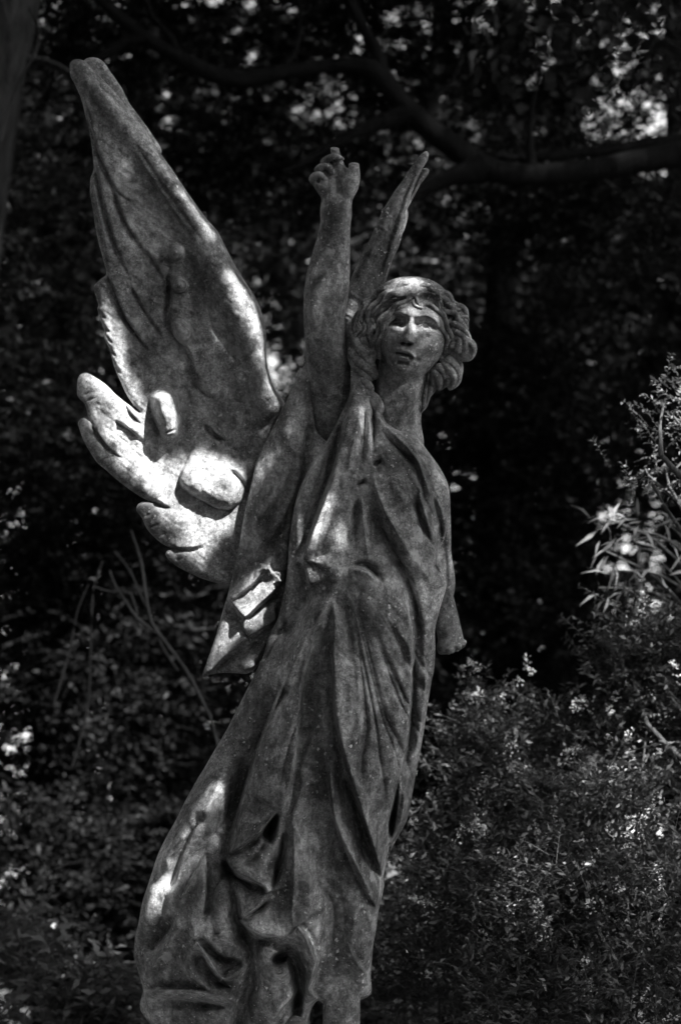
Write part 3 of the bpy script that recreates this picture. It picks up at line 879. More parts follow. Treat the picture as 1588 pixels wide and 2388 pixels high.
# ---- body: head and neck, raised arm with its broken-fingered hand, arm stump
def s9(x, y): return (790 + x / 4.48, 620 + y / 4.48)
Q = 1 / 4.48
head = Field((800, 630, -135), (1085, 1050, 115), 1.3)
sl = (slice(None),) * 3
X = (head.lo[0] + head.h * np.arange(head.n[0]))[:, None].astype(np.float32)
Y = (head.lo[1] + head.h * np.arange(head.n[1]))[None, :].astype(np.float32)
Zc = (head.lo[2] + head.h * np.arange(head.n[2]))[None, None, :].astype(np.float32)
px, py = (X - 790) * 4.48 - 700, (Y - 620) * 4.48 - 770
fa = px * 0.992 + py * 0.126              # face axes, crop pixels, origin at the tip of the nose
fb = px * 0.126 - py * 0.992
def G(a, b, sa, sb, h): return h * np.exp(-((fa - a) / sa) ** 2 - ((fb - b) / sb) ** 2)
def sstep(e0, e1, x):
    t = np.clip((x - e0) / (e1 - e0), 0, 1); return t * t * (3 - 2 * t)
def FS(pts, h, w_up, w_dn, p=2.0, ta=.15, tb=.15):
    """stroke in face axes (a right, b up), drawn left to right: first width above, second below"""
    pl = np.asarray(pts, float) * [1, -1]
    return stroke_field(fa, -fb, pl, h, w_up, w_dn, p, ta, tb)
disp = G(-104, 158, 92, 70, -128) + G(182, 154, 100, 70, -128) + G(-40, 180, 44, 60, -40) + G(78, 180, 40, 56, -34)
disp += FS([(-240, 170), (-190, 238), (-115, 272), (-40, 258), (8, 215)], 30, 100, 20) + FS([(52, 215), (92, 252), (180, 275), (275, 238), (345, 140)], 30, 100, 20)
nose = FS([(38, 300), (30, 200), (16, 110), (4, 40), (0, -6)], 1.0, 1, 1)     # placeholder shape, replaced below
nw = 40 + 20 * sstep(140, 0, fb)
na = fa - (fb * 0.10 + 2)
nose = (26 + 78 * sstep(300, 10, fb)) * np.exp(-(np.abs(na) / nw) ** 2.2) * sstep(340, 250, fb) * sstep(-44, -16, fb)
disp += nose + G(0, 4, 40, 34, 16) + G(-52, -14, 30, 26, 34) * sstep(-48, -28, fb) + G(52, -16, 30, 26, 34) * sstep(-50, -30, fb)
disp += G(-26, -34, 21, 15, -105) + G(36, -38, 22, 15, -105)
disp += G(-104, 138, 54, 40, 44) + G(178, 134, 56, 40, 44)                      # eyeballs
disp += FS([(-170, 138), (-140, 172), (-100, 182), (-58, 166), (-36, 134)], 20, 16, 8) + FS([(110, 136), (138, 170), (178, 178), (222, 160), (250, 118)], 20, 16, 8)
disp += FS([(-175, 112), (-110, 86), (-45, 112)], 20, 12, 26) + FS([(108, 110), (170, 82), (242, 106)], 20, 12, 26)
disp += G(-92, 150, 17, 17, -26) + G(176, 148, 17, 17, -26)
disp += FS([(-185, 70), (-110, 50), (-50, 70)], -10, 20, 24) + FS([(110, 66), (170, 46), (250, 70)], -10, 20, 24)
disp += G(-160, -30, 90, 90, 26) + G(235, -30, 110, 100, 34)
disp += FS([(-6, -60), (-8, -112)], -9, 14, 14)
disp += G(-8, -150, 120, 90, 26)                                               # muzzle
disp += FS([(-84, -150), (-40, -118), (2, -122), (44, -122), (124, -186)], 34, 18, 24)
disp += FS([(-88, -158), (-44, -148), (4, -156), (52, -163), (110, -188)], -80, 12, 12, 1.8, .12, .2)
disp += FS([(-54, -186), (6, -196), (64, -200)], 44, 22, 24)
disp += FS([(-62, -236), (0, -242), (66, -240)], -46, 26, 22)
disp += G(-26, -322, 88, 60, 50)
disp += G(-112, -165, 26, 30, -18) + G(146, -200, 26, 30, -18)
disp += FS([(-60, 330), (60, 345), (190, 330)], 10, 60, 60)
s = 1 - 0.20 * np.clip((-fb - 10) / 340, 0, 1) ** 1.3
EB = np.where(fb > 70, 415.0, 490.0)
ea = (fa - 66) / (372 * s); eb = (fb - 70) / EB
q2 = ea ** 2 + eb ** 2
def ell_d(ez_c, rz):
    z = Zc / Q
    z = (z - ez_c)
    r1 = np.sqrt(q2[:, :, None] + (z / rz) ** 2)
    g = np.sqrt((ea / (372 * s)) [:, :, None] ** 2 + (eb / EB)[:, :, None] ** 2 + (z / rz ** 2) ** 2) + 1e-9
    return r1 * (r1 - 1) / g
d = ell_d(0.0, 330.0)
wz = sstep(-20, 120, Zc / Q)
d = (d - disp[:, :, None] * wz * 0.94) * Q
head.f = np.minimum(d, 60).astype(np.float32)
def zsurf(x, y):
    """front of the head at a crop pixel, in crop pixels"""
    x = np.asarray(x, float); y = np.asarray(y, float)
    a = (x - 700) * 0.992 + (y - 770) * 0.126; b = (x - 700) * 0.126 - (y - 770) * 0.992
    z1 = 330 * np.sqrt(np.maximum(1 - ((a - 62) / 348) ** 2 - ((b - 70) / 415) ** 2, 0))
    z2 = -120 + 320 * np.sqrt(np.maximum(1 - ((x - 780) / 500) ** 2 - ((y - 600) / 480) ** 2, 0))
    return np.maximum(z1, z2)
def n9(pts, r=None):
    """(x, y, offset from the head surface, radius) in crop pixels"""
    return [s9(p[0], p[1]) + ((zsurf(p[0], p[1]) + p[2]) * Q, p[3] * Q) for p in pts]
# neck
neck = [s9(700, 900) + (-120 * Q, 215 * Q), s9(665, 1180) + (-150 * Q, 228 * Q), s9(630, 1400) + (-160 * Q, 212 * Q), s9(600, 1640) + (-160 * Q, 215 * Q), s9(600, 1900) + (-180 * Q, 260 * Q)]
head.tube(neck, 14)
head.tube([s9(830, 1180) + (20 * Q, 20 * Q), s9(720, 1480) + (60 * Q, 24 * Q), s9(640, 1640) + (70 * Q, 20 * Q)], 12)
hc, hq = head.mesh(2)
parts = [(hc, hq)]

def s2(x, y): return (660 + x / 3.136, 300 + y / 3.136)
arm = Field((690, 325, -140), (850, 1095, 85), 1.25)
A = [(388, 530, 26, 100), (385, 600, 24, 104), (385, 680, 22, 105), (372, 790, 20, 112), (352, 930, 16, 132), (330, 1080, 8, 151), (313, 1230, 0, 154), (302, 1370, -8, 146),
     (312, 1480, -18, 150), (328, 1600, -30, 160), (345, 1750, -46, 166), (350, 1900, -62, 164), (350, 2060, -78, 156), (345, 2200, -90, 140), (330, 2400, -100, 110)]
arm.tube([s2(x, y) + (z, r / 3.136) for x, y, z, r in A], 4)
R10 = 1 / 8.711
def s10(x, y, z, r): return (700 + x * R10, 330 + y * R10, 26 + z * R10, r * R10)
T10 = lambda pts, k=2.5, **kw: arm.tube([s10(*p) for p in pts], k, **kw)
arm.ell(s10(760, 900, -40, 0)[:3], (395 * R10, 420 * R10, 190 * R10), 8)
T10([(560, 1000, 40, 170), (470, 900, 60, 150), (400, 820, 20, 130)], 6)      # heel of the palm, little-finger side
T10([(760, 1250, 0, 270), (740, 1420, 0, 290)], 10)
T10([(900, 1050, 60, 180), (985, 880, 80, 190), (1070, 700, 90, 130), (1090, 560, 90, 100), (1090, 430, 90, 84)], 5)   # thumb stump
T10([(850, 700, 10, 120), (800, 540, 0, 105), (735, 330, -40, 84), (696, 110, -60, 74)], 4)                           # index stump
T10([(600, 560, -40, 110), (490, 420, 20, 80), (640, 318, 90, 68), (760, 318, 130, 60), (862, 352, 130, 34)], .6)    # middle finger, folded
T10([(520, 680, -40, 110), (370, 580, 60, 84), (480, 500, 130, 70), (590, 535, 150, 64), (640, 620, 110, 56)], .6)   # ring finger
T10([(400, 860, -60, 120), (262, 760, 40, 84), (330, 675, 120, 68), (430, 690, 150, 60), (500, 780, 140, 62), (530, 880, 100, 50)], .6)  # little finger
T10([(370, 800, 150, 40), (420, 880, 140, 40)], 4, cut=True)
T10([(700, 760, 190, 60), (740, 900, 200, 70), (760, 1010, 190, 40)], 8, cut=True)
T10([(640, 820, 130, 55), (640, 960, 150, 60), (690, 1120, 140, 60)], 8)
lo, hi = s10(560, 0, -300, 0)[:3], s10(860, 240, 300, 0)[:3]
arm.plane_cut(lo, hi, (0.05, -1, 0.35), s10(690, 135, -60, 0)[:3])
arm.plane_cut(s10(960, 300, -300, 0)[:3], s10(1220, 640, 300, 0)[:3], (0.0, -1, 0.35), s10(1090, 452, 90, 0)[:3])
ac, aq = arm.mesh(1)
parts.append((ac, aq))

def s4(x, y, z, r): return (440 + x / 2.30588, 900 + y / 2.30588, z, r / 2.30588)
st = Field((985, 1330, -130), (1100, 1560, 10), 1.6)
st.tube([s4(1350, 1100, -50, 62), s4(1385, 1250, -52, 64), s4(1420, 1420, -55, 68), s4(1450, 1560, -58, 68)], 2)
st.tube([s4(1405, 1400, -54, 72), s4(1440, 1500, -56, 78)], 4)
st.plane_cut((980, 1330, -140), (1110, 1570, 20), (0.30, 1, 0.22), s4(1430, 1415, -55, 0)[:3])
for q in ((1478, 1378, -45, 16), (1450, 1405, -30, 18), (1410, 1418, -34, 22), (1395, 1425, -70, 20), (1440, 1415, -75, 16)):
    st.tube([s4(*q), s4(q[0] - 14, q[1] + 4, q[2] - 4, q[3] * .7)], 4)
parts.append(st.mesh(1))
bc, bq = join(parts)
make_mesh("body", *to_world((bc, bq)), STONE_SKIN, statue)

# ---- hair
hair = Field((788, 622, -135), (1128, 985, 110), 1.4)
hair.ell(s9(785, 600) + (-140 * Q,), (440 * Q, 455 * Q, 260 * Q))
hair.ell(s9(765, 400) + (-10 * Q,), (410 * Q, 280 * Q, 190 * Q), 12)
hair.ell(s9(740, 310) + (20 * Q,), (330 * Q, 190 * Q, 170 * Q), 12)
hr = np.random.default_rng(5)
def lock(pts, n=4, spread=.8, k=1.0, rs=.5):
    """a lock: several strands wound along a path so that grooves run between them"""
    p = np.asarray(n9(pts)); p[:, 2] += 4.0; p[:, 3] *= 1.12
    if len(p) > 2: p = catmull(p, False, 5.0)
    t = np.linspace(0, 1, len(p)); tw = hr.uniform(.6, 1.3); ph0 = hr.uniform(0, 6.28)
    tan = np.gradient(p[:, :2], axis=0); tan /= np.linalg.norm(tan, axis=1)[:, None] + 1e-9
    nrm = np.stack([-tan[:, 1], tan[:, 0]], 1)
    for i in range(n):
        ph = ph0 + 2 * math.pi * i / n + tw * 2.2 * t
        o = p.copy()
        o[:, :2] += nrm * (np.cos(ph) * spread * p[:, 3])[:, None]
        o[:, 2] += np.sin(ph) * spread * p[:, 3]
        o[:, :2] += nrm * (.28 * p[:, 3] * np.sin(t * len(p) * .55 + ph0))[:, None]
        o[:, 2] += .3 * p[:, 3] * np.sin(t * len(p) * .55 + ph0 + 1)
        o[:, 3] *= rs
        hair.tube(o[::2] if len(o) > 8 else o, k)
# left of the parting
lock([(775, 215, 0, 46), (640, 245, 10, 58), (500, 290, 10, 60), (380, 350, 0, 56), (290, 420, 0, 50)])
lock([(770, 300, 10, 40), (660, 320, 20, 50), (540, 330, 30, 52), (430, 400, 20, 54), (350, 500, 10, 48)])
lock([(772, 345, 12, 30), (700, 372, 20, 36), (620, 420, 24, 40), (545, 480, 26, 44), (480, 580, 24, 44), (440, 700, 20, 44), (410, 820, 20, 50), (380, 940, 10, 50)], 4)
lock([(640, 360, 0, 26), (680, 340, 30, 24), (740, 335, 24, 20)], 2)
lock([(330, 480, 0, 54), (300, 620, 0, 60), (320, 760, 0, 60), (330, 900, 0, 60), (300, 1040, -10, 60)])
# right of the parting
lock([(785, 220, 0, 46), (900, 240, 10, 56), (1020, 300, 0, 58), (1130, 380, 0, 56), (1220, 480, 0, 50)])
lock([(780, 320, 16, 34), (830, 300, 30, 34), (930, 275, 34, 36), (1010, 300, 30, 36), (1040, 380, 24, 34), (1030, 470, 20, 30)], 3)
lock([(785, 335, 10, 26), (820, 395, 24, 26), (865, 440, 22, 22)], 2)
lock([(860, 430, 6, 24), (930, 405, 16, 30), (1000, 440, 20, 36), (1050, 520, 20, 42), (1100, 620, 16, 46), (1125, 740, 14, 46), (1125, 850, 10, 44), (1090, 960, 0, 40)], 4)
lock([(1120, 420, 0, 48), (1190, 480, 10, 54), (1210, 560, 10, 50), (1180, 640, 10, 46)], 3)
lock([(1180, 400, 0, 50), (1260, 470, 0, 52), (1300, 560, 0, 48), (1290, 660, 0, 44)], 3)
def free_lock(pts, n=4, spread=.82, k=.8, rs=.42):
    n = n + 1
    n = n + 1
    p = np.array([s9(x, y) + (z * Q, r * Q) for x, y, z, r in pts])
    p = catmull(p, False, 5.0) if len(p) > 2 else p
    t = np.linspace(0, 1, len(p)); ph0 = hr.uniform(0, 6.28)
    tan = np.gradient(p[:, :2], axis=0); tan /= np.linalg.norm(tan, axis=1)[:, None] + 1e-9
    nrm = np.stack([-tan[:, 1], tan[:, 0]], 1)
    for i in range(n):
        ph = ph0 + 2 * math.pi * i / n + 2.4 * t
        o = p.copy()
        o[:, :2] += nrm * (np.cos(ph) * spread * p[:, 3])[:, None]; o[:, 2] += np.sin(ph) * spread * p[:, 3]; o[:, 3] *= rs
        hair.tube(o[::2] if len(o) > 8 else o, k)
free_lock([(1250, 520, 60, 40), (1320, 550, 50, 34), (1330, 575, 40, 26)], 2)
free_lock([(1200, 600, 80, 80), (1270, 700, 70, 74), (1290, 790, 80, 80), (1230, 880, 90, 90)], 4)
free_lock([(1180, 780, 90, 70), (1270, 770, 110, 60), (1370, 810, 110, 62), (1395, 890, 100, 56), (1350, 960, 90, 52), (1260, 960, 80, 50)], 3, .4)
hair.ell(s9(1300, 885) + (60 * Q,), (105 * Q, 95 * Q, 90 * Q), 5)
free_lock([(1150, 950, 10, 90), (1190, 1080, 0, 90), (1180, 1180, -20, 80), (1120, 1250, -40, 60)], 4)
free_lock([(1050, 1050, -20, 90), (1050, 1180, -30, 90), (1010, 1280, -50, 50)], 3)
free_lock([(1100, 900, 10, 80), (1240, 1050, 0, 50), (1245, 1150, 0, 34)], 3)
free_lock([(960, 1250, -60, 60), (900, 1360, -70, 50), (860, 1470, -80, 46), (830, 1530, -80, 26)], 3)
free_lock([(290, 430, 60, 40), (240, 470, 50, 40), (190, 560, 40, 40), (160, 680, 30, 46), (170, 800, 20, 60)], 3)
free_lock([(285, 620, 100, 26), (262, 680, 90, 40), (170, 730, 60, 36), (105, 770, 40, 22)], 2)
free_lock([(200, 560, 60, 18), (205, 630, 80, 24), (240, 690, 80, 30)], 2)
free_lock([(210, 780, 10, 100), (220, 920, 0, 110), (270, 1060, -20, 100), (330, 1180, -40, 80)], 4)
free_lock([(300, 560, 30, 60), (330, 760, 20, 70), (350, 960, 10, 66)], 3)
hair.tube(n9([(690, 352, 40, 22), (590, 395, 44, 40), (480, 440, 40, 44), (420, 520, 30, 36)]), 6, cut=True)
hair.tube(n9([(850, 335, 46, 22), (920, 330, 48, 32), (985, 355, 44, 34), (1000, 410, 40, 22)]), 6, cut=True)
hair.tube(n9([(240, 540, 30, 26), (235, 620, 26, 34), (250, 660, 20, 26)]), 6, cut=True)
make_mesh("hair", *to_world(hair.mesh(1)), STONE_HAIR, statue)

# ---- brooch-like knot of cloth on the shoulder
kn = Field((835, 860, -60), (905, 985, 60), 1.4)
kn.tube([s2(570, 1790) + (-4, 9), s2(600, 1850) + (4, 12), s2(640, 1905) + (8, 9)], 3)
kn.tube([s2(600, 1930) + (8, 10), s2(660, 1980) + (12, 15), s2(700, 2050) + (14, 12), s2(690, 2110) + (12, 8)], 3)
make_mesh("shoulder_knot", *to_world(kn.mesh(1)), STONE, statue)

# ---- legs and foot below the hem, plinth
ft = Field((600, 2280, -120), (900, 2540, 150), 3.0)
ft.tube([(798, 2290, 25, 40), (796, 2400, 25, 40), (800, 2490, 20, 38)], 6)
ft.tube([(800, 2496, 20, 28), (812, 2505, 70, 26), (826, 2512, 110, 18)], 8)
ft.tube([(690, 2400, 60, 30), (670, 2480, 50, 32), (650, 2505, 90, 24)], 8)
make_mesh("foot", *to_world(ft.mesh(1)), STONE_SKIN, statue)

# ------------------------------------------------------------------ ground and plinth
def at(u, v, d): return world_pt(u, v, 0.0, d)

def ground():
    m, nt, N, L, bsdf = new_mat("leaf_litter_soil")
    tc = N.new("ShaderNodeTexCoord")
    f = noise(nt, tc.outputs["Object"], 6.0, 10, 0.7)
    r = ramp(N, [(0.3, 0.02), (0.7, 0.07)]); L.new(f, r.inputs[0]); L.new(r.outputs[0], bsdf.inputs["Base Color"])
    bsdf.inputs["Roughness"].default_value = 0.95
    xs = np.linspace(-150, 150, 121); ys = np.linspace(-120, 180, 121)
    X, Y = np.meshgrid(xs, ys)
    Zg = 0.05 * np.sin(X * 0.9) * np.cos(Y * 0.7)
    i = np.arange(121 * 121).reshape(121, 121)
    F = np.stack([i[:-1, :-1], i[:-1, 1:], i[1:, 1:], i[1:, :-1]], -1).reshape(-1, 4)
    o = make_mesh("ground", np.stack([X, Y, Zg], -1).reshape(-1, 3), F, m)
    tag(o, "dark woodland floor of soil and leaf litter", "ground", kind="structure")
ground()

def loft(rings):
    """stack of (half-x, half-y, z) rectangles with clipped corners -> co, quads"""
    co, F = [], []
    for hx, hy, z in rings:
        c = 0.02
        co += [(hx, -hy + c, z), (hx, hy - c, z), (hx - c, hy, z), (-hx + c, hy, z), (-hx, hy - c, z), (-hx, -hy + c, z), (-hx + c, -hy, z), (hx - c, -hy, z)]
    for k in range(len(rings) - 1):
        for j in range(8):
            F.append((k * 8 + j, k * 8 + (j + 1) % 8, k * 8 + 8 + (j + 1) % 8, k * 8 + 8 + j))
    n = (len(rings) - 1) * 8
    F += [(n, n + 1, n + 2, n + 3), (n, n + 3, n + 4, n + 7), (n + 4, n + 5, n + 6, n + 7)]
    return np.array(co), np.array(F)
base = np.array(statue.location)
ptop = float(base[2]) + 0.004
pl = empty("stone_plinth", (base[0] - 0.05, base[1] + 0.02, 0), "grey stone block plinth that carries the angel", "plinth")
c, f = loft([(.52, .42, -.2), (.52, .42, .22), (.49, .39, .25), (.42, .33, .30), (.40, .31, .34), (.40, .31, ptop - .18), (.43, .34, ptop - .13), (.47, .38, ptop - .10), (.47, .38, ptop)])
make_mesh("block", c + np.array(pl.location), f, STONE, pl, smooth=False)

# ------------------------------------------------------------------ vegetation builders
def tubes(paths, sides=8):
    """paths: list of (n,4) arrays x y z r -> one mesh of tapered round limbs"""
    cs, fs, n0 = [], [], 0
    for p in paths:
        p = np.asarray(p, float)
        if len(p) > 2: p = catmull(p, False, 1e-9 + max(0.08, np.linalg.norm(p[-1, :3] - p[0, :3]) / 24))
        t = np.gradient(p[:, :3], axis=0); t /= np.linalg.norm(t, axis=1)[:, None] + 1e-9
        a = np.cross(t, [0.31, 0.94, 0.13]); a /= np.linalg.norm(a, axis=1)[:, None] + 1e-9
        b = np.cross(t, a)
        th = np.linspace(0, 2 * math.pi, sides, endpoint=False)
        wob = 1 + 0.07 * np.sin(np.arange(len(p))[:, None] * 0.9 + 2 * th[None])
        ring = p[:, None, :3] + (p[:, 3, None] * wob)[:, :, None] * (np.cos(th)[None, :, None] * a[:, None] + np.sin(th)[None, :, None] * b[:, None])
        m = len(p)
        i = np.arange(m * sides).reshape(m, sides); j = np.roll(i, -1, 1)
        fs.append(np.stack([i[:-1], j[:-1], j[1:], i[1:]], -1).reshape(-1, 4) + n0)
        cs.append(ring.reshape(-1, 3)); n0 += m * sides
    return np.concatenate(cs), np.concatenate(fs)

def unit(v): return v / (np.linalg.norm(v, axis=-1, keepdims=True) + 1e-9)

def leaves(P, axis, nrm, ln, wd, droop=0.15):
    """one pointed, slightly folded leaf per row -> co, quads (two quads a leaf)"""
    n = len(P)
    side = unit(np.cross(axis, nrm)); nrm = unit(np.cross(side, axis))
    ln = np.broadcast_to(ln, n)[:, None]; wd = np.broadcast_to(wd, n)[:, None]
    tip = P + axis * ln - nrm * ln * droop
    mid = P + axis * ln * 0.45
    l = mid + side * wd * 0.5 + nrm * wd * 0.18
    r = mid - side * wd * 0.5 + nrm * wd * 0.18
    co = np.stack([P, l, tip, r], 1).reshape(-1, 3)
    F = (np.arange(n) * 4)[:, None] + np.array([[0, 3, 2, 1]])
    return co, F

def sprays(base, dirs, L, n, ln, wd, r, spread=1.0, up=0.6, droop=0.2):
    """leafy twigs: leaves set alternately along each twig -> leaf co/F and twig co/F"""
    m = len(base)
    L = np.broadcast_to(L, m)
    t = (np.arange(n) + 0.7) / n
    sag = np.array([0, 0, -1.0])
    pos = base[:, None] + dirs[:, None] * (L[:, None] * t)[..., None] + sag * (L[:, None] * t ** 2 * 0.18)[..., None]
    side = unit(np.cross(dirs, np.array([0.0, 0, 1]) + 0.4 * r.normal(size=(m, 3))))
    sgn = np.where(np.arange(n) % 2 == 0, 1, -1)[None, :, None]
    ax = unit(dirs[:, None] * 0.6 + side[:, None] * sgn * spread + 0.35 * r.normal(size=(m, n, 3)))
    nr = unit(np.array([0, 0, up]) + 0.55 * r.normal(size=(m, n, 3)))
    sc = r.uniform(0.65, 1.2, (m * n))
    lc = leaves(pos.reshape(-1, 3), ax.reshape(-1, 3), nr.reshape(-1, 3), ln * sc, wd * sc, droop)
    return lc, (base, dirs, L)

def twig_mesh(tw, rad):
    b, d, L = tw
    m = len(b)
    L = np.broadcast_to(L, m)[:, None]
    a = unit(np.cross(d, [0.3, 0.5, 0.8])); c = np.cross(d, a)
    mid = b + d * L * 0.55 - np.array([0, 0, 1]) * L * 0.05
    e = b + d * L - np.array([0, 0, 1]) * L * 0.16
    R = []
    for k, (p, s) in enumerate(((b, 1.0), (mid, .75), (e, .3))):
        for j in range(3):
            R.append(p + rad * s * (a * math.cos(j * 2.094) + c * math.sin(j * 2.094)))
    co = np.stack(R, 1).reshape(-1, 3)
    q = []
    for k in (0, 3):
        for j in range(3):
            q.append((k + j, k + (j + 1) % 3, k + 3 + (j + 1) % 3, k + 3 + j))
    F = ((np.arange(m) * 9)[:, None, None] + np.array(q)[None]).reshape(-1, 4)
    return co, F

def in_ball(r, n):
    v = unit(r.normal(size=(n, 3)))
    return v * (r.uniform(0.0, 1, n) ** (1 / 2.2))[:, None]

def clumped(r, lobes, per, sigma):
    """twig bases gathered in clumps spread through ellipsoid lobes: (centre, radii, clumps)"""
    out = []
    for c, rad, k in lobes:
        cc = np.array(c) + in_ball(r, k) * np.array(rad)
        out.append((cc[:, None] + r.normal(size=(k, per, 3)) * np.array(sigma)).reshape(-1, 3))
    return np.concatenate(out)

def plant(name, label, cat, loc, group, limbs, lobes, mats, seed, per=10, sigma=(.17, .17, .09), L=(.2, .42), n=24, ln=.07, wd=.04,
          twig_r=.003, limb_name="trunk", crown_name="crown", keep=None, flat=0.35, up=.6):
    r = np.random.default_rng(seed)
    e = empty(name, loc, label, cat, group)
    if limbs:
        make_mesh(limb_name, *tubes(limbs), mats[1], e)
    if lobes:
        b = clumped(r, lobes, per, sigma)
        d = r.normal(size=b.shape); d[:, 2] = d[:, 2] * flat + 0.1; d = unit(d)
        (lc, lf), tw = sprays(b, d, r.uniform(*L, len(b)), n, ln, wd, r, up=up)
        if keep is not None:
            kk = keep(lc[::4]); lf = lf[kk]
            lc = lc.reshape(-1, 4, 3)[kk].reshape(-1, 3); lf = np.arange(len(lc)).reshape(-1, 4)[:, [0, 3, 2, 1]]
        c = make_mesh(crown_name, lc, lf, mats[0], e, smooth=False)
        if twig_r:
            make_mesh("twigs", *twig_mesh(tw, twig_r), mats[1], e)
    return e

def limb(d, pts):
    """(u, v, radius in photograph pixels) at distance d -> metres"""
    p = np.array(pts, float)
    dd = np.broadcast_to(np.asarray(d, float), len(p))
    w = np.array([at(a, b, q) for a, b, q in zip(p[:, 0], p[:, 1], dd)])
    return np.concatenate([w, (p[:, 2] * K * dd / D0)[:, None]], 1)

def ground_pt(u, d):
    w = at(u, 1200, d); return (w[0], w[1], 0.0)

# ------------------------------------------------------------------ the wood behind
# the oak whose long dark limbs cross the top of the view; it stands outside the frame on the right
ok = ground_pt(2350, 9.6)
oak_limbs = [
    [(ok[0], ok[1], -0.3, .34), (ok[0] - .05, ok[1], 1.5, .29), (ok[0] - .1, ok[1], 3.2, .26), (ok[0] + .1, ok[1] + .1, 5.5, .2), (ok[0] + .1, ok[1] + .3, 9, .1)],
    np.concatenate([[(ok[0] - .05, ok[1], 2.9, .2)], limb(9.4, [(1900, 340, 40), (1588, 358, 29), (1420, 390, 27), (1260, 408, 28), (1150, 398, 28), (1060, 345, 26), (960, 265, 27), (905, 200, 26), (868, 160, 25), (800, 152, 19), (700, 162, 19),
                                (600, 180, 22), (530, 183, 21), (430, 142, 18), (335, 82, 16), (250, 12, 14), (180, -60, 12)])]),
    limb(9.4, [(880, 175, 26), (886, 140, 17), (860, 90, 15), (825, 20, 13), (790, -60, 11)]),
    limb(9.4, [(345, 85, 18), (300, 95, 14), (240, 132, 12), (190, 170, 8)]),
    limb(9.3, [(950, 262, 24), (870, 292, 17), (800, 322, 13), (720, 372, 8), (660, 400, 4)]),
    limb(9.3, [(1130, 395, 34), (1060, 410, 22), (990, 440, 17), (940, 475, 11), (880, 500, 6)]),
    limb(9.6, [(1900, 300, 26), (1588, 328, 18), (1400, 352, 14), (1250, 366, 11), (1150, 368, 7)]),
    limb(9.4, [(990, 290, 18), (1020, 220, 10), (1055, 190, 6), (1080, 120, 4)]),
    limb(9.4, [(1240, 405, 16), (1235, 330, 8), (1240, 250, 6), (1260, 150, 4)]),
    limb(9.4, [(640, 175, 12), (690, 120, 7), (700, 40, 5), (690, -40, 4)]),
    limb(9.4, [(420, 140, 10), (400, 90, 8), (350, 30, 6), (330, -30, 5)]),
]
TREES = "trees of the dark wood behind the statue"
def lobes_px(l):
    """(u, v, d, half-width px, half-height px, half-depth m, clumps)"""
    out = []
    for u, v, d, a, b, c, k in l:
        s = K * d / D0
        out.append((at(u, v, d), (a * s, c, b * s), k))
    return out
GAPC = [(735, 235, 50, 14), (800, 215, 40, 8), (565, 108, 30, 5), (900, 50, 50, 6), (1070, 50, 46, 9), (1040, 120, 34, 6), (1235, 30, 30, 7), (1265, 110, 24, 6), (1360, 70, 36, 12), (1440, 80, 40, 10), (1395, 235, 50, 8),
        (1455, 255, 60, 5), (1525, 285, 30, 3), (1500, 90, 46, 8), (480, 40, 40, 6), (378, 268, 30, 4), (330, 105, 30, 3), (760, 145, 24, 3), (620, 40, 50, 4), (870, 110, 40, 4), (1540, 60, 30, 5), (1300, 190, 40, 5), (1180, 60, 40, 4), (1420, 160, 50, 8), (960, 20, 60, 5)]
_g = np.random.default_rng(17)
GAPS = [(u + s * _g.normal() * .95, v + s * _g.normal() * .95, _g.uniform(5, 13) * (1.4 if i == 0 else 1)) for u, v, s, k in GAPC for i in range(k + 4)]
def gap_keep(frac):
    """lighter places in the crowns where the sky comes through (round holes in space, tunnels of ~0.5 m)"""
    def f(b):
        rel = b - CAM
        dep = rel @ FW
        u = 794 + (rel @ RT) / dep * D0 / K; v = 1194 - (rel @ UP) / dep * D0 / K
        k = np.ones(len(b), bool)
        rr = np.random.default_rng(3)
        for gu, gv, gr in GAPS:
            q = np.hypot(u - gu, v - gv)
            k &= (q > gr + 2) | (rr.uniform(size=len(b)) > frac)
        return k
    return f
plant("oak_tree", "oak with long dark crooked limbs crossing the top of the view from the right", "tree", ok, TREES, oak_limbs,
      lobes_px([(300, -500, 9.4, 500, 300, 1.0, 120), (1000, -480, 9.4, 500, 300, 1.0, 120), (1500, -350, 9.4, 400, 260, .8, 80), (300, 60, 10.2, 420, 150, .5, 60), (900, 40, 10.4, 420, 140, .5, 60), (1450, 150, 10.4, 420, 220, .6, 70), (600, 300, 10.6, 500, 180, .5, 70), (1300, 480, 10.2, 300, 130, .4, 40)]),
      (LEAF_DARK, BARK), 21, n=24, ln=.036, wd=.015, keep=gap_keep(.93))

tk = ground_pt(-160, 9.0)
plant("leaning_tree", "grey lichened tree trunk leaning into the top left corner", "tree", tk, TREES,
      [np.concatenate([[(tk[0], tk[1], -.3, .24)], limb(9.0, [(-150, 1200, 110), (-90, 700, 90), (-20, 200, 74), (40, -60, 66), (90, -500, 50)])]),
       limb(9.0, [(-20, 150, 20), (40, 138, 9), (100, 138, 8), (165, 168, 6), (210, 210, 4)]),
       limb(8.6, [(70, 20, 4), (92, 70, 4), (85, 120, 3.5), (50, 180, 3.5), (20, 260, 3), (5, 330, 3)])],
      lobes_px([(60, -200, 9.5, 300, 160, .6, 40), (100, 560, 10.5, 260, 260, .6, 60), (60, 950, 10.5, 240, 240, .6, 50)]), (LEAF_MID, BARK_PALE), 22, n=24, ln=.036, wd=.014)

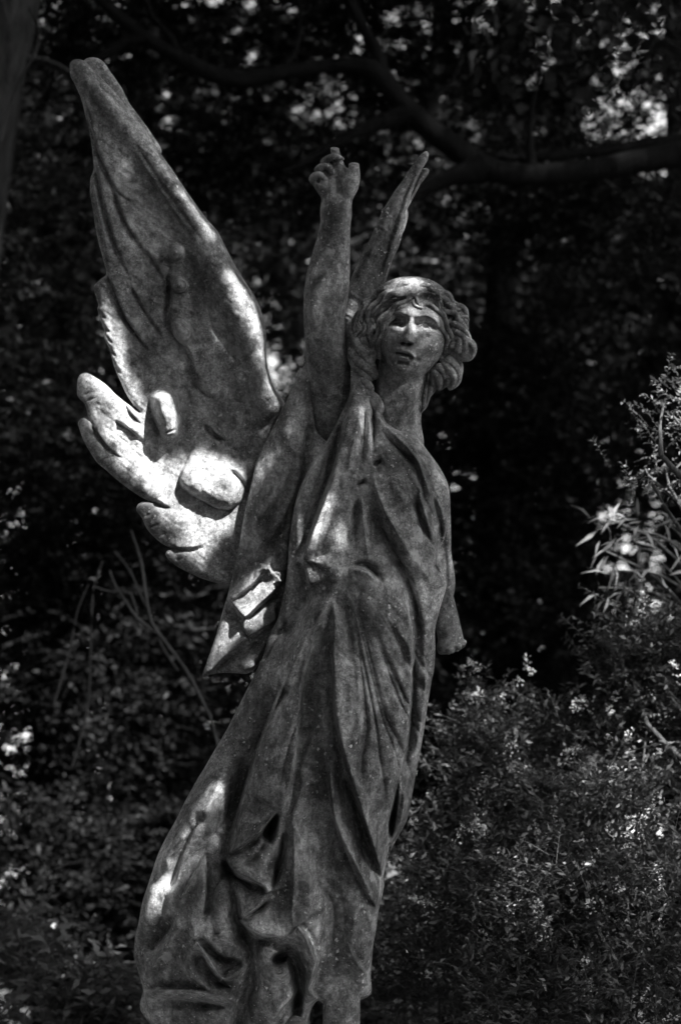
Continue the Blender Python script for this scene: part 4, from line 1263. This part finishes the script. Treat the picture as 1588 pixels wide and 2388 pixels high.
t3 = ground_pt(1330, 14.5)
plant("forked_tree", "dark forked tree with two stems against the bright sky at top right", "tree", t3, TREES,
      [np.concatenate([[(t3[0], t3[1], -.3, .3)], limb(14.5, [(1330, 1300, 60), (1325, 600, 52), (1318, 300, 44), (1325, 190, 40), (1318, 90, 22), (1325, -60, 20), (1330, -300, 15)])]),
       limb(14.5, [(1325, 215, 36), (1365, 150, 30), (1405, 70, 28), (1450, -60, 25), (1520, -300, 18)]),
       limb(14.5, [(1320, 170, 16), (1290, 90, 13), (1262, 20, 12), (1240, -80, 10)])],
      lobes_px([(1330, 560, 14.2, 330, 240, .8, 90), (1480, 80, 14.8, 220, 160, .6, 26), (1200, 250, 14.6, 200, 200, .6, 40)]), (LEAF_MID, BARK), 23, n=24, ln=.045, wd=.02, keep=gap_keep(.97))
t4 = ground_pt(1195, 12.6)
plant("straight_tree", "dark straight tree trunk left of the forked tree", "tree", t4, TREES,
      [np.concatenate([[(t4[0], t4[1], -.3, .2)], limb(12.6, [(1200, 1300, 50), (1198, 600, 44), (1192, 200, 40), (1190, -100, 36), (1190, -400, 28)])]),
       limb(12.6, [(1200, 640, 16), (1230, 560, 12), (1262, 470, 9), (1275, 420, 8)])],
      lobes_px([(1080, 130, 12.8, 160, 170, .6, 34), (1150, 700, 12.6, 330, 260, .7, 80)]), (LEAF_MID, BARK), 24, n=24, ln=.04, wd=.017, keep=gap_keep(.97))
t5 = ground_pt(1590, 12.0)
plant("edge_tree", "dark tree trunk along the right edge at the top", "tree", t5, TREES,
      [np.concatenate([[(t5[0], t5[1], -.3, .2)], limb(12.0, [(1600, 1300, 50), (1590, 600, 42), (1582, 200, 34), (1576, -100, 30), (1570, -400, 26)])])],
      lobes_px([(1560, 560, 12.2, 240, 200, .7, 46), (1520, 900, 12.2, 300, 260, .8, 60)]), (LEAF_DARK, BARK), 25, n=24, ln=.04, wd=.017, keep=gap_keep(.97))
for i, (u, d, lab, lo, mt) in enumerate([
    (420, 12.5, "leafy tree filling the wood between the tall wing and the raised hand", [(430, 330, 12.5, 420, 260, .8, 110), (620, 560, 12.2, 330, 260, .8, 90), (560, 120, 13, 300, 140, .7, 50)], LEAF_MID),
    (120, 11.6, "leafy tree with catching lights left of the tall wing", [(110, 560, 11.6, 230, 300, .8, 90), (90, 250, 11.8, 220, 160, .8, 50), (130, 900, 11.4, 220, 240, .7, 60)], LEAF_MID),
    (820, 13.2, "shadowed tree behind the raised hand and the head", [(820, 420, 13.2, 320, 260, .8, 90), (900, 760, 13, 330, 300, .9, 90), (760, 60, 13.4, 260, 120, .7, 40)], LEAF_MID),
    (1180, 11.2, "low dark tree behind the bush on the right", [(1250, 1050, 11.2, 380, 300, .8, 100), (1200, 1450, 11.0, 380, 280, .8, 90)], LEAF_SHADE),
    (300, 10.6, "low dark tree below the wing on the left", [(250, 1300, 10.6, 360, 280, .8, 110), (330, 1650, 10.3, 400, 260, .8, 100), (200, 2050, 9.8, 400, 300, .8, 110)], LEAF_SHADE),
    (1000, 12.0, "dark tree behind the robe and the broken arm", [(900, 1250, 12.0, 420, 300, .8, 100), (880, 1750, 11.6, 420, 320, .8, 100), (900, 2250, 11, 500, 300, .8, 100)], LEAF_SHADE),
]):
    g = ground_pt(u, d)
    plant("woodland_tree", lab, "tree", g, TREES,
          [[(g[0], g[1], -.3, .16), (g[0] + .1, g[1], 1.5, .13), (g[0] - .05, g[1] + .1, 3.5, .1), (g[0] + .1, g[1], 6.5, .06)]],
          lobes_px(lo), (mt, BARK), 40 + i, n=24, ln=.038, wd=.015, keep=gap_keep(.93))

# the far wood: one mass of foliage that closes the view below the sky
def far_wood():
    r = np.random.default_rng(77)
    n = 17000
    x = r.uniform(-15, 15, n); y = r.uniform(19, 25, n)
    top = 6.6 + 1.2 * np.sin(x * 0.9) + 0.8 * np.sin(x * 2.3 + 1) + (y - 19) * 0.25
    z = r.uniform(0, 1, n) ** 0.8 * top
    b = np.stack([x, y, z], 1)
    k = 12000                                            # the same wood comes nearer on both sides of the view
    xs = r.uniform(3.0, 9.5, k) * r.choice([-1, 1], k); ys = r.uniform(10.5, 17, k)
    b = np.concatenate([b, np.stack([xs, ys, r.uniform(0, 1, k) ** .9 * 9], 1)]); n = len(b)
    d = r.normal(size=b.shape); d[:, 2] *= .35; d = unit(d)
    (lc, lf), tw = sprays(b, d, r.uniform(.4, .8, n), 10, .16, .10, r)
    kk = gap_keep(1.0)(lc[::4])
    lc = lc.reshape(-1, 4, 3)[kk].reshape(-1, 3); lf = np.arange(len(lc)).reshape(-1, 4)[:, [0, 3, 2, 1]]
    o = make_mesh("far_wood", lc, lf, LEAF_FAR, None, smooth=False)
    tag(o, "far mass of dark woodland foliage closing the background", "wood", kind="stuff")
far_wood()

def sky_block_wood():
    """unseen ring of foliage added behind and beside the camera to block low sky"""
    r = np.random.default_rng(78)
    n = 15000
    th = r.uniform(math.radians(-200), math.radians(20), n)          # from the left, round the back, to the right
    R = r.uniform(10, 13, n)
    deg = np.degrees(th)
    top = np.where(deg < -135, 7.5, np.where(deg < -50, 10.0, 2.6)) + r.uniform(-1, 1, n)  # heights set by how much sky light the added ring lets in
    b = np.stack([R * np.cos(th), 4 + R * np.sin(th), r.uniform(0, 1, n) * top], 1)
    d = unit(r.normal(size=b.shape))
    (lc, lf), tw = sprays(b, d, r.uniform(.6, 1.0, n), 8, .26, .17, r)
    o = make_mesh("sky_block_wood", lc, lf, LEAF_DARK, None, smooth=False)
    tag(o, "unseen ring of dark foliage added behind the camera to block low sky light", "wood", kind="stuff")
sky_block_wood()

# ------------------------------------------------------------------ shrubs
SHRUBS = "fine-leaved shrubs on the right"
def shrub(lab, u, d, lobes, seed, flowers=0, mat=None, ln=.026, wd=.0095, L=(.10, .22), n=14, per=9, sig=(.05, .06, .05), name="flowering_shrub", group=SHRUBS, cat="shrub", twig=.0012, stems=9, root=None):
    r = np.random.default_rng(seed)
    g = ground_pt(u, d)
    e = empty(name, g, lab, cat, group)
    lb = lobes_px(lobes)
    b = clumped(r, lb, per, sig)
    dr = r.normal(size=b.shape); dr[:, 2] = np.abs(dr[:, 2]) * .7 + .35; dr = unit(dr)
    (lc, lf), tw = sprays(b, dr, r.uniform(*L, len(b)), n, ln, wd, r, up=.7, spread=.9)
    make_mesh("foliage", lc, lf, mat or LEAF_BUSH, e, smooth=False)
    tc_, tf_ = twig_mesh(tw, twig)
    st = []
    for k in range(stems):
        c, rad, _ = lb[r.integers(len(lb))]
        q = np.array(c) + in_ball(r, 1)[0] * np.array(rad) * .8
        g0 = np.array(g if root is None else root) + np.array([r.uniform(-.15, .15), r.uniform(-.1, .1), -.05])
        m = g0 * .45 + q * .55 + r.normal(size=3) * .08
        st.append([(*g0, .012), (*m, .008), (*q, .003)])
    sc_, sf_ = tubes(st, 5)
    make_mesh("stems", *join([(tc_, tf_), (sc_, sf_)]), TWIG, e)
    if flowers:
        tip = b + dr * tw[2][:, None]
        # panicles at the tips that face up and out
        pick = r.permutation(len(tip))[:flowers]
        for i in pick:
            k = r.integers(22, 46)
            h = r.uniform(0, 1, k)
            c = tip[i] + dr[i] * (h * .06)[:, None] + r.normal(size=(k, 3)) * (.012 * (1.15 - h))[:, None]
            make_mesh("flower_cluster", *leaves(c, unit(r.normal(size=(k, 3)) + dr[i] * .8), unit(r.normal(size=(k, 3))), r.uniform(.007, .013, k), r.uniform(.005, .008, k), .05), FLOWER, e, smooth=False)
    return e
shrub("large fine-leaved shrub with small white flower sprays at lower right", 1400, 7.0,
      [(1400, 1960, 6.9, 230, 190, .25, 60), (1330, 2180, 6.6, 300, 230, .25, 80), (1500, 1760, 7.1, 140, 130, .2, 26), (1240, 2330, 6.4, 280, 150, .2, 50), (1530, 2250, 6.6, 170, 240, .2, 46)], 61, flowers=80)
shrub("smaller shrub with pointed feathery shoots just right of the robe", 1120, 7.2,
      [(1130, 1760, 7.2, 80, 110, .15, 20), (1110, 1900, 7.1, 110, 110, .18, 26), (1060, 2070, 7.0, 130, 120, .2, 30), (1270, 1720, 7.3, 60, 60, .12, 10), (1040, 2260, 6.9, 150, 140, .2, 36)], 62, flowers=30)
shrub("feathery shrub reaching in from the right edge above the flowers", 1640, 7.1,
      [(1540, 1560, 7.1, 100, 90, .15, 22), (1470, 1550, 7.1, 60, 40, .1, 8), (1600, 1680, 7.1, 90, 90, .15, 18)], 63, flowers=5, root=at(1800, 1900, 7.1))
shrub("sunlit leafy shrub low behind the hem of the robe", 930, 8.2,
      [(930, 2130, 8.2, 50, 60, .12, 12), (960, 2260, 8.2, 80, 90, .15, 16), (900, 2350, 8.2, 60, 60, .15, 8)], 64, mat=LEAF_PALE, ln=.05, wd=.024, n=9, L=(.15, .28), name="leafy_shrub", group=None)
shrub("leafy shrub paled as if sunlit at the bottom left beside the train of the robe", 250, 7.6,
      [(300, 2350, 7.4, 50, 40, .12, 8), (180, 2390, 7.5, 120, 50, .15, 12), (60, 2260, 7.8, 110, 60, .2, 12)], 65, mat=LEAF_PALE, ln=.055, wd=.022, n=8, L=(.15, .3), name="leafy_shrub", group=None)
shrub("twiggy sunlit spray with tiny leaves at the right edge, upper of the two", 1700, 6.6,
      [(1572, 950, 6.6, 45, 50, .06, 5), (1595, 985, 6.6, 40, 40, .06, 3)], 66, mat=LEAF_LONG, ln=.018, wd=.008, n=12, L=(.06, .13), per=5, name="twiggy_shrub", group=None, stems=4, root=at(1760, 1120, 6.6))
shrub("thin twiggy spray at the right edge, lower of the two", 1720, 6.7,
      [(1530, 1105, 6.7, 50, 30, .05, 5), (1570, 1085, 6.7, 40, 40, .06, 4)], 67, mat=LEAF_LONG, ln=.016, wd=.007, n=10, L=(.06, .12), per=4, name="twiggy_shrub", group=None, stems=4, root=at(1760, 1190, 6.7))

def long_leaf_plant():
    r = np.random.default_rng(68)
    g = ground_pt(1700, 7.6)
    e = empty("long_leaved_plant", g, "plant with long narrow arching leaves catching light at the right", "plant")
    P, A, Nn, LN, WD = [], [], [], [], []
    stems = []
    for u, v, k in [(1405, 1205, 9), (1470, 1235, 9), (1412, 1285, 8), (1425, 1330, 9), (1500, 1260, 7), (1540, 1310, 7), (1480, 1380, 6), (1395, 1370, 5), (1560, 1225, 6)]:
        c = at(u, v, 7.5 + r.uniform(-.12, .12))
        root = at(1650, v + r.uniform(60, 200), 7.6)
        stems.append([(*root, .005), (*((root + c) / 2 + np.array([0, 0, .05])), .004), (*c, .002)])
        for j in range(k):
            P.append(c + r.normal(size=3) * .025); a = np.array([r.uniform(-1, .5), r.uniform(-.6, .3), r.uniform(-.9, .45)])
            A.append(a); Nn.append(np.array([0.2, -.4, 1]) + .5 * r.normal(size=3)); LN.append(r.uniform(.05, .11)); WD.append(r.uniform(.008, .016))
    make_mesh("leaves", *leaves(np.array(P), unit(np.array(A)), unit(np.array(Nn)), np.array(LN), np.array(WD), .2), LEAF_LONG, e, smooth=False)
    make_mesh("stems", *tubes(stems, 5), TWIG, e)
long_leaf_plant()

bs = ground_pt(560, 8.2)
zb = lambda p: [(x / 1.8312, 1100 + y / 1.8312, q * .75) for x, y, q in p]
e = empty("bare_shrub", bs, "bare forking grey stems in the shade below the wing", "shrub")
make_mesh("stems", *tubes([
    np.concatenate([[(*bs[:2], -.05, .02)], limb(8.2, zb([(930, 1160, 5), (850, 950, 6), (790, 840, 6), (700, 720, 6), (645, 640, 6), (620, 500, 6), (605, 390, 5), (560, 250, 3)]))]),
    limb(8.2, zb([(690, 705, 4), (590, 630, 5), (540, 560, 5), (490, 480, 4), (470, 420, 3)])),
    limb(8.2, zb([(590, 630, 3), (560, 520, 3), (480, 515, 3), (400, 490, 3)])),
    limb(8.2, zb([(760, 850, 4), (700, 760, 4), (670, 690, 3), (560, 430, 3), (490, 340, 3)])),
    limb(8.3, zb([(310, 1260, 4), (350, 1120, 4), (380, 980, 4), (390, 700, 4), (400, 500, 3), (440, 380, 3)])),
    limb(8.3, zb([(230, 1000, 4), (300, 760, 4), (330, 600, 3), (380, 480, 2)])),
], 6), BARK, e)

# ------------------------------------------------------------------ unseen foliage added to shade the place (above and beside the camera)
LIT = [  # sun gaps cut in the added leaf slab: outline in photograph pixels, z of the surface there
    (-55, Z3([(60, 120), (220, 140), (520, 420), (540, 640), (700, 690), (950, 690), (1160, 650), (1290, 730), (1200, 1100), (980, 1260), (960, 1520), (640, 1400), (440, 1050), (60, 560)])),
    (-20, Z3([(560, 210), (700, 210), (765, 420), (765, 660), (680, 640), (590, 500)])),
    (-42, Z1([(260, 1380), (340, 1410), (500, 1690), (480, 1780), (590, 1950), (580, 2080), (420, 2080), (270, 1560)])),
    (-72, Z1([(900, 1310), (1110, 1340), (1200, 1440), (1260, 1640), (1260, 1800), (1330, 2020), (1280, 2200), (1150, 1960), (1120, 1790), (1000, 1660), (940, 1500)])),
    (-70, Z1([(610, 600), (740, 710), (890, 930), (1010, 1080), (890, 1130), (710, 900)])),
    (-60, Z1([(690, 1170), (780, 1180), (790, 1260), (700, 1260)])),
    (22, Z9([(500, 60), (840, 0), (1000, 120), (960, 270), (780, 290), (580, 300)])),
    (50, Z9([(480, 60), (840, 0), (1000, 160), (1110, 320), (960, 290), (780, 260), (600, 280)])),
    (55, Z9([(560, 420), (740, 330), (900, 370), (1100, 500), (1130, 660), (900, 640), (700, 640), (560, 540)])),
    (66, Z9([(640, 560), (900, 560), (1120, 640), (1130, 800), (1090, 920), (960, 990), (820, 1020), (700, 1000), (700, 940), (740, 880), (650, 760), (500, 790), (420, 760), (500, 620)]), .95),
    (20, Z9([(1180, 700), (1340, 720), (1440, 840), (1400, 960), (1200, 900)])),
    (40, Z10([(600, 840), (760, 1000), (800, 1180), (700, 1280), (500, 1120)])),
    (40, Z10([(760, 380), (900, 400), (980, 580), (820, 600)])),
    (40, Z10([(980, 400), (1200, 400), (1200, 520), (980, 520)])),
    (-10, Z4([(215, 1150), (430, 950), (520, 1040), (480, 1250), (310, 1360)])),
    (-15, Z4([(460, 1310), (420, 1480), (350, 1560), (230, 1560), (320, 1480), (385, 1370)])),
    (-20, Z4([(190, 1220), (300, 1260), (320, 1360), (210, 1450), (90, 1590), (40, 1570), (110, 1370)])),
    (60, Z4([(600, 950), (720, 860), (760, 980), (670, 1090)]), .85),
    (60, Z4([(880, 20), (960, 20), (1020, 160), (1000, 380), (930, 380)]), .88),
    (20, Z4([(1190, 240), (1400, 560), (1400, 700), (1300, 480)]), .86),
    (40, Z6([(420, 180), (560, 160), (380, 480), (270, 620), (220, 520)]), .97),
    (30, Z6([(100, 620), (260, 600), (240, 800), (120, 1020), (60, 1000)]), .97),
    (50, Z6([(400, 520), (470, 480), (430, 640), (330, 760), (310, 720)])),
    (90, Z6([(980, 880), (1090, 960), (1120, 1130), (1060, 1130), (960, 1030), (880, 1000)])),
    (60, Z6([(880, 1330), (1000, 1300), (940, 1440), (860, 1463)])),
    (-45, Z4([(1370, 1260), (1470, 1240), (1520, 1410), (1390, 1450)])),
    (-60, Z2([(540, 1020), (680, 1000), (650, 1130), (540, 1150)])),
]
sr, su, sf = SD @ RT, SD @ UP, -(SD @ FW)          # towards the sun: right, up, to the viewer
SUNNY = [(at(*p), q) for p, q in [((1565, 950, 6.6), .10), ((1545, 1100, 6.7), .07), ((1410, 1210, 7.5), .09), ((1425, 1320, 7.5), .10), ((1480, 1250, 7.5), .07), ((1385, 1390, 7.5), .05), ((1210, 1745, 7.2), .04), ((1390, 1730, 7.0), .08),
         ((1500, 1760, 7.0), .07), ((1330, 1860, 6.9), .07), ((1230, 1960, 6.9), .08), ((1480, 1910, 6.8), .06), ((1000, 1890, 7.1), .05), ((930, 2110, 8.2), .12), ((960, 2230, 8.2), .12), ((900, 2300, 8.2), .10), ((300, 2350, 7.4), .08),
         ((1210, 2190, 6.5), .05), ((1330, 2210, 6.5), .05), ((140, 440, 11.6), .12), ((170, 560, 11.6), .14), ((120, 690, 11.6), .10), ((200, 790, 11.5), .10), ((590, 560, 12.3), .12), ((520, 420, 12.5), .10),
         ((90, 2290, 7.8), .08), ((330, 250, 11.0), .1), ((1260, 620, 12.5), .12), ((1300, 1480, 11.0), .10), ((480, 300, 12), .1), ((650, 500, 12), .1), ((900, 330, 13), .12), ((1150, 520, 12), .1)]]
SUNNY = [(c, q * (.85 if i < 2 else .55)) for i, (c, q) in enumerate(SUNNY)]
_s = np.random.default_rng(29)
SUNNY += [(at(_s.uniform(-60, 1640), _s.uniform(-40, 640) , _s.uniform(10.0, 13.0)), _s.uniform(.06, .15)) for _ in range(150)]
SUNNY += [(at(_s.uniform(-60, 300), _s.uniform(300, 1000), _s.uniform(10.6, 11.8)), _s.uniform(.05, .11)) for _ in range(40)]
SUNNY += [(at(_s.uniform(1000, 1600), _s.uniform(1600, 2300), _s.uniform(6.6, 7.1)), _s.uniform(.015, .04)) for _ in range(26)]
def sunny_keep(P):  # clears the added leaves along sun rays to chosen spots
    k = np.ones(len(P), bool)
    for c, rad in SUNNY:
        d = P - c; s = d @ SD
        k &= (s < .4) | (np.linalg.norm(d - s[:, None] * SD, axis=1) > rad + .03)
    return k
def shade_tree():  # unseen leaf slab added between sun and statue, gaps shaped for the dapples
    r = np.random.default_rng(91)
    n = 80000
    u = r.uniform(-350, 1500, n); v = r.uniform(-700, 2750, n)
    t = r.uniform(3.3, 4.1, n)
    k = np.ones(n, bool)
    for it in LIT:
        zp, poly = it[:2]; fr = it[2] if len(it) > 2 else 1.0
        k &= ~(inside_poly(u + sr / sf * zp, v - su / sf * zp, poly) & (r.uniform(size=n) < fr))
    u, v, t = u[k], v[k], t[k]
    P = world_pt(u, v, 0) + SD * t[:, None]
    P = P[sunny_keep(P)]
    ax = unit(r.normal(size=P.shape)); nr = unit(SD + .5 * r.normal(size=P.shape))
    lc, lf = leaves(P - ax * .03, ax, nr, r.uniform(.028, .045, len(P)), r.uniform(.02, .03, len(P)), .1)
    g = np.array([4.2, 4.4, 0.0])
    e = empty("dapple_tree", g, "unseen tree added to dapple the statue with sun through gaps cut in its leaves", "tree")
    make_mesh("crown", lc, lf, LEAF_DARK, e, smooth=False)
    ls = [[(g[0], g[1], -.3, .28), (g[0] - .1, g[1] - .1, 2.5, .24), (g[0] - .2, g[1], 5, .18), (g[0], g[1], 9, .1)]]
    c0 = world_pt(640, 1200, 0) + SD * 4.3
    for k in range(7):
        q = world_pt(r.uniform(0, 1300), r.uniform(0, 2300), 0) + SD * 4.35
        ls.append([(g[0] - .15, g[1] - .1, 3.0 + k * .3, .05), (*((g + q) / 2 + np.array([-.1, -.3, 2.2])), .03), (*q, .008)])
    make_mesh("trunk", *tubes(ls[:1]), BARK, e)
shade_tree()

def canopy():
    """unseen high leaf layer added to shade the whole clearing"""
    r = np.random.default_rng(92)
    n = 150000
    P = np.stack([r.uniform(-13, 8.5, n), r.uniform(-8, 15, n), r.uniform(9.5, 12, n)], 1)
    P = P[((P[:, 0] + 3.4 + r.normal(size=n) * .3) / 2.7) ** 2 + ((P[:, 1] - 2.2 + r.normal(size=n) * .3) / 4.6) ** 2 > 1]      # opening cut up on the left to let sky light in
    n = len(P)
    # flecks: clumps leave irregular openings
    q = P - SD * ((P[:, 2] - 2.5) / SD[2])[:, None]
    f = np.sin(q[:, 0] * 2.1 + 1.3 * np.sin(q[:, 1] * 1.7)) * np.sin(q[:, 1] * 2.6 + 1.1 * np.sin(q[:, 0] * 2.3 + 1))
    k = r.uniform(size=n) > np.clip((f - .97) * 6, 0, .9)
    # leaves thinned towards the back to let light onto the tops of the wood
    k &= ~((P[:, 1] > 8.5) & (vnoise(P[:, 0] / .55, P[:, 1] / .55, 41) > -.12))
    # leaves cleared along a shaft so the sun gets through to the statue
    d = P - world_pt(640, 1200, 0)
    s = d @ SD
    lat = d - s[:, None] * SD
    k &= ~((np.abs(lat @ RT) < 0.8) & (lat @ UP < 1.5) & (lat @ UP > -1.7))
    P = P[k]; P = P[sunny_keep(P)]
    ax = unit(r.normal(size=P.shape)); nr = unit(np.array([0, 0, 1]) + .5 * r.normal(size=P.shape))
    lc, lf = leaves(P, ax, nr, r.uniform(.14, .22, len(P)), r.uniform(.10, .15, len(P)), .1)
    g = np.array([5.5, -1.5, 0.0])
    e = empty("shade_canopy", g, "tall unseen tree, its high leaf layer added to shade the clearing", "tree")
    make_mesh("crown", lc, lf, LEAF_DARK, e, smooth=False)
    make_mesh("trunk", *tubes([[(g[0], g[1], -.3, .4), (g[0], g[1], 4, .34), (g[0] + .2, g[1], 8, .26), (g[0] + .3, g[1], 11.5, .1)]]), BARK, e)
canopy()
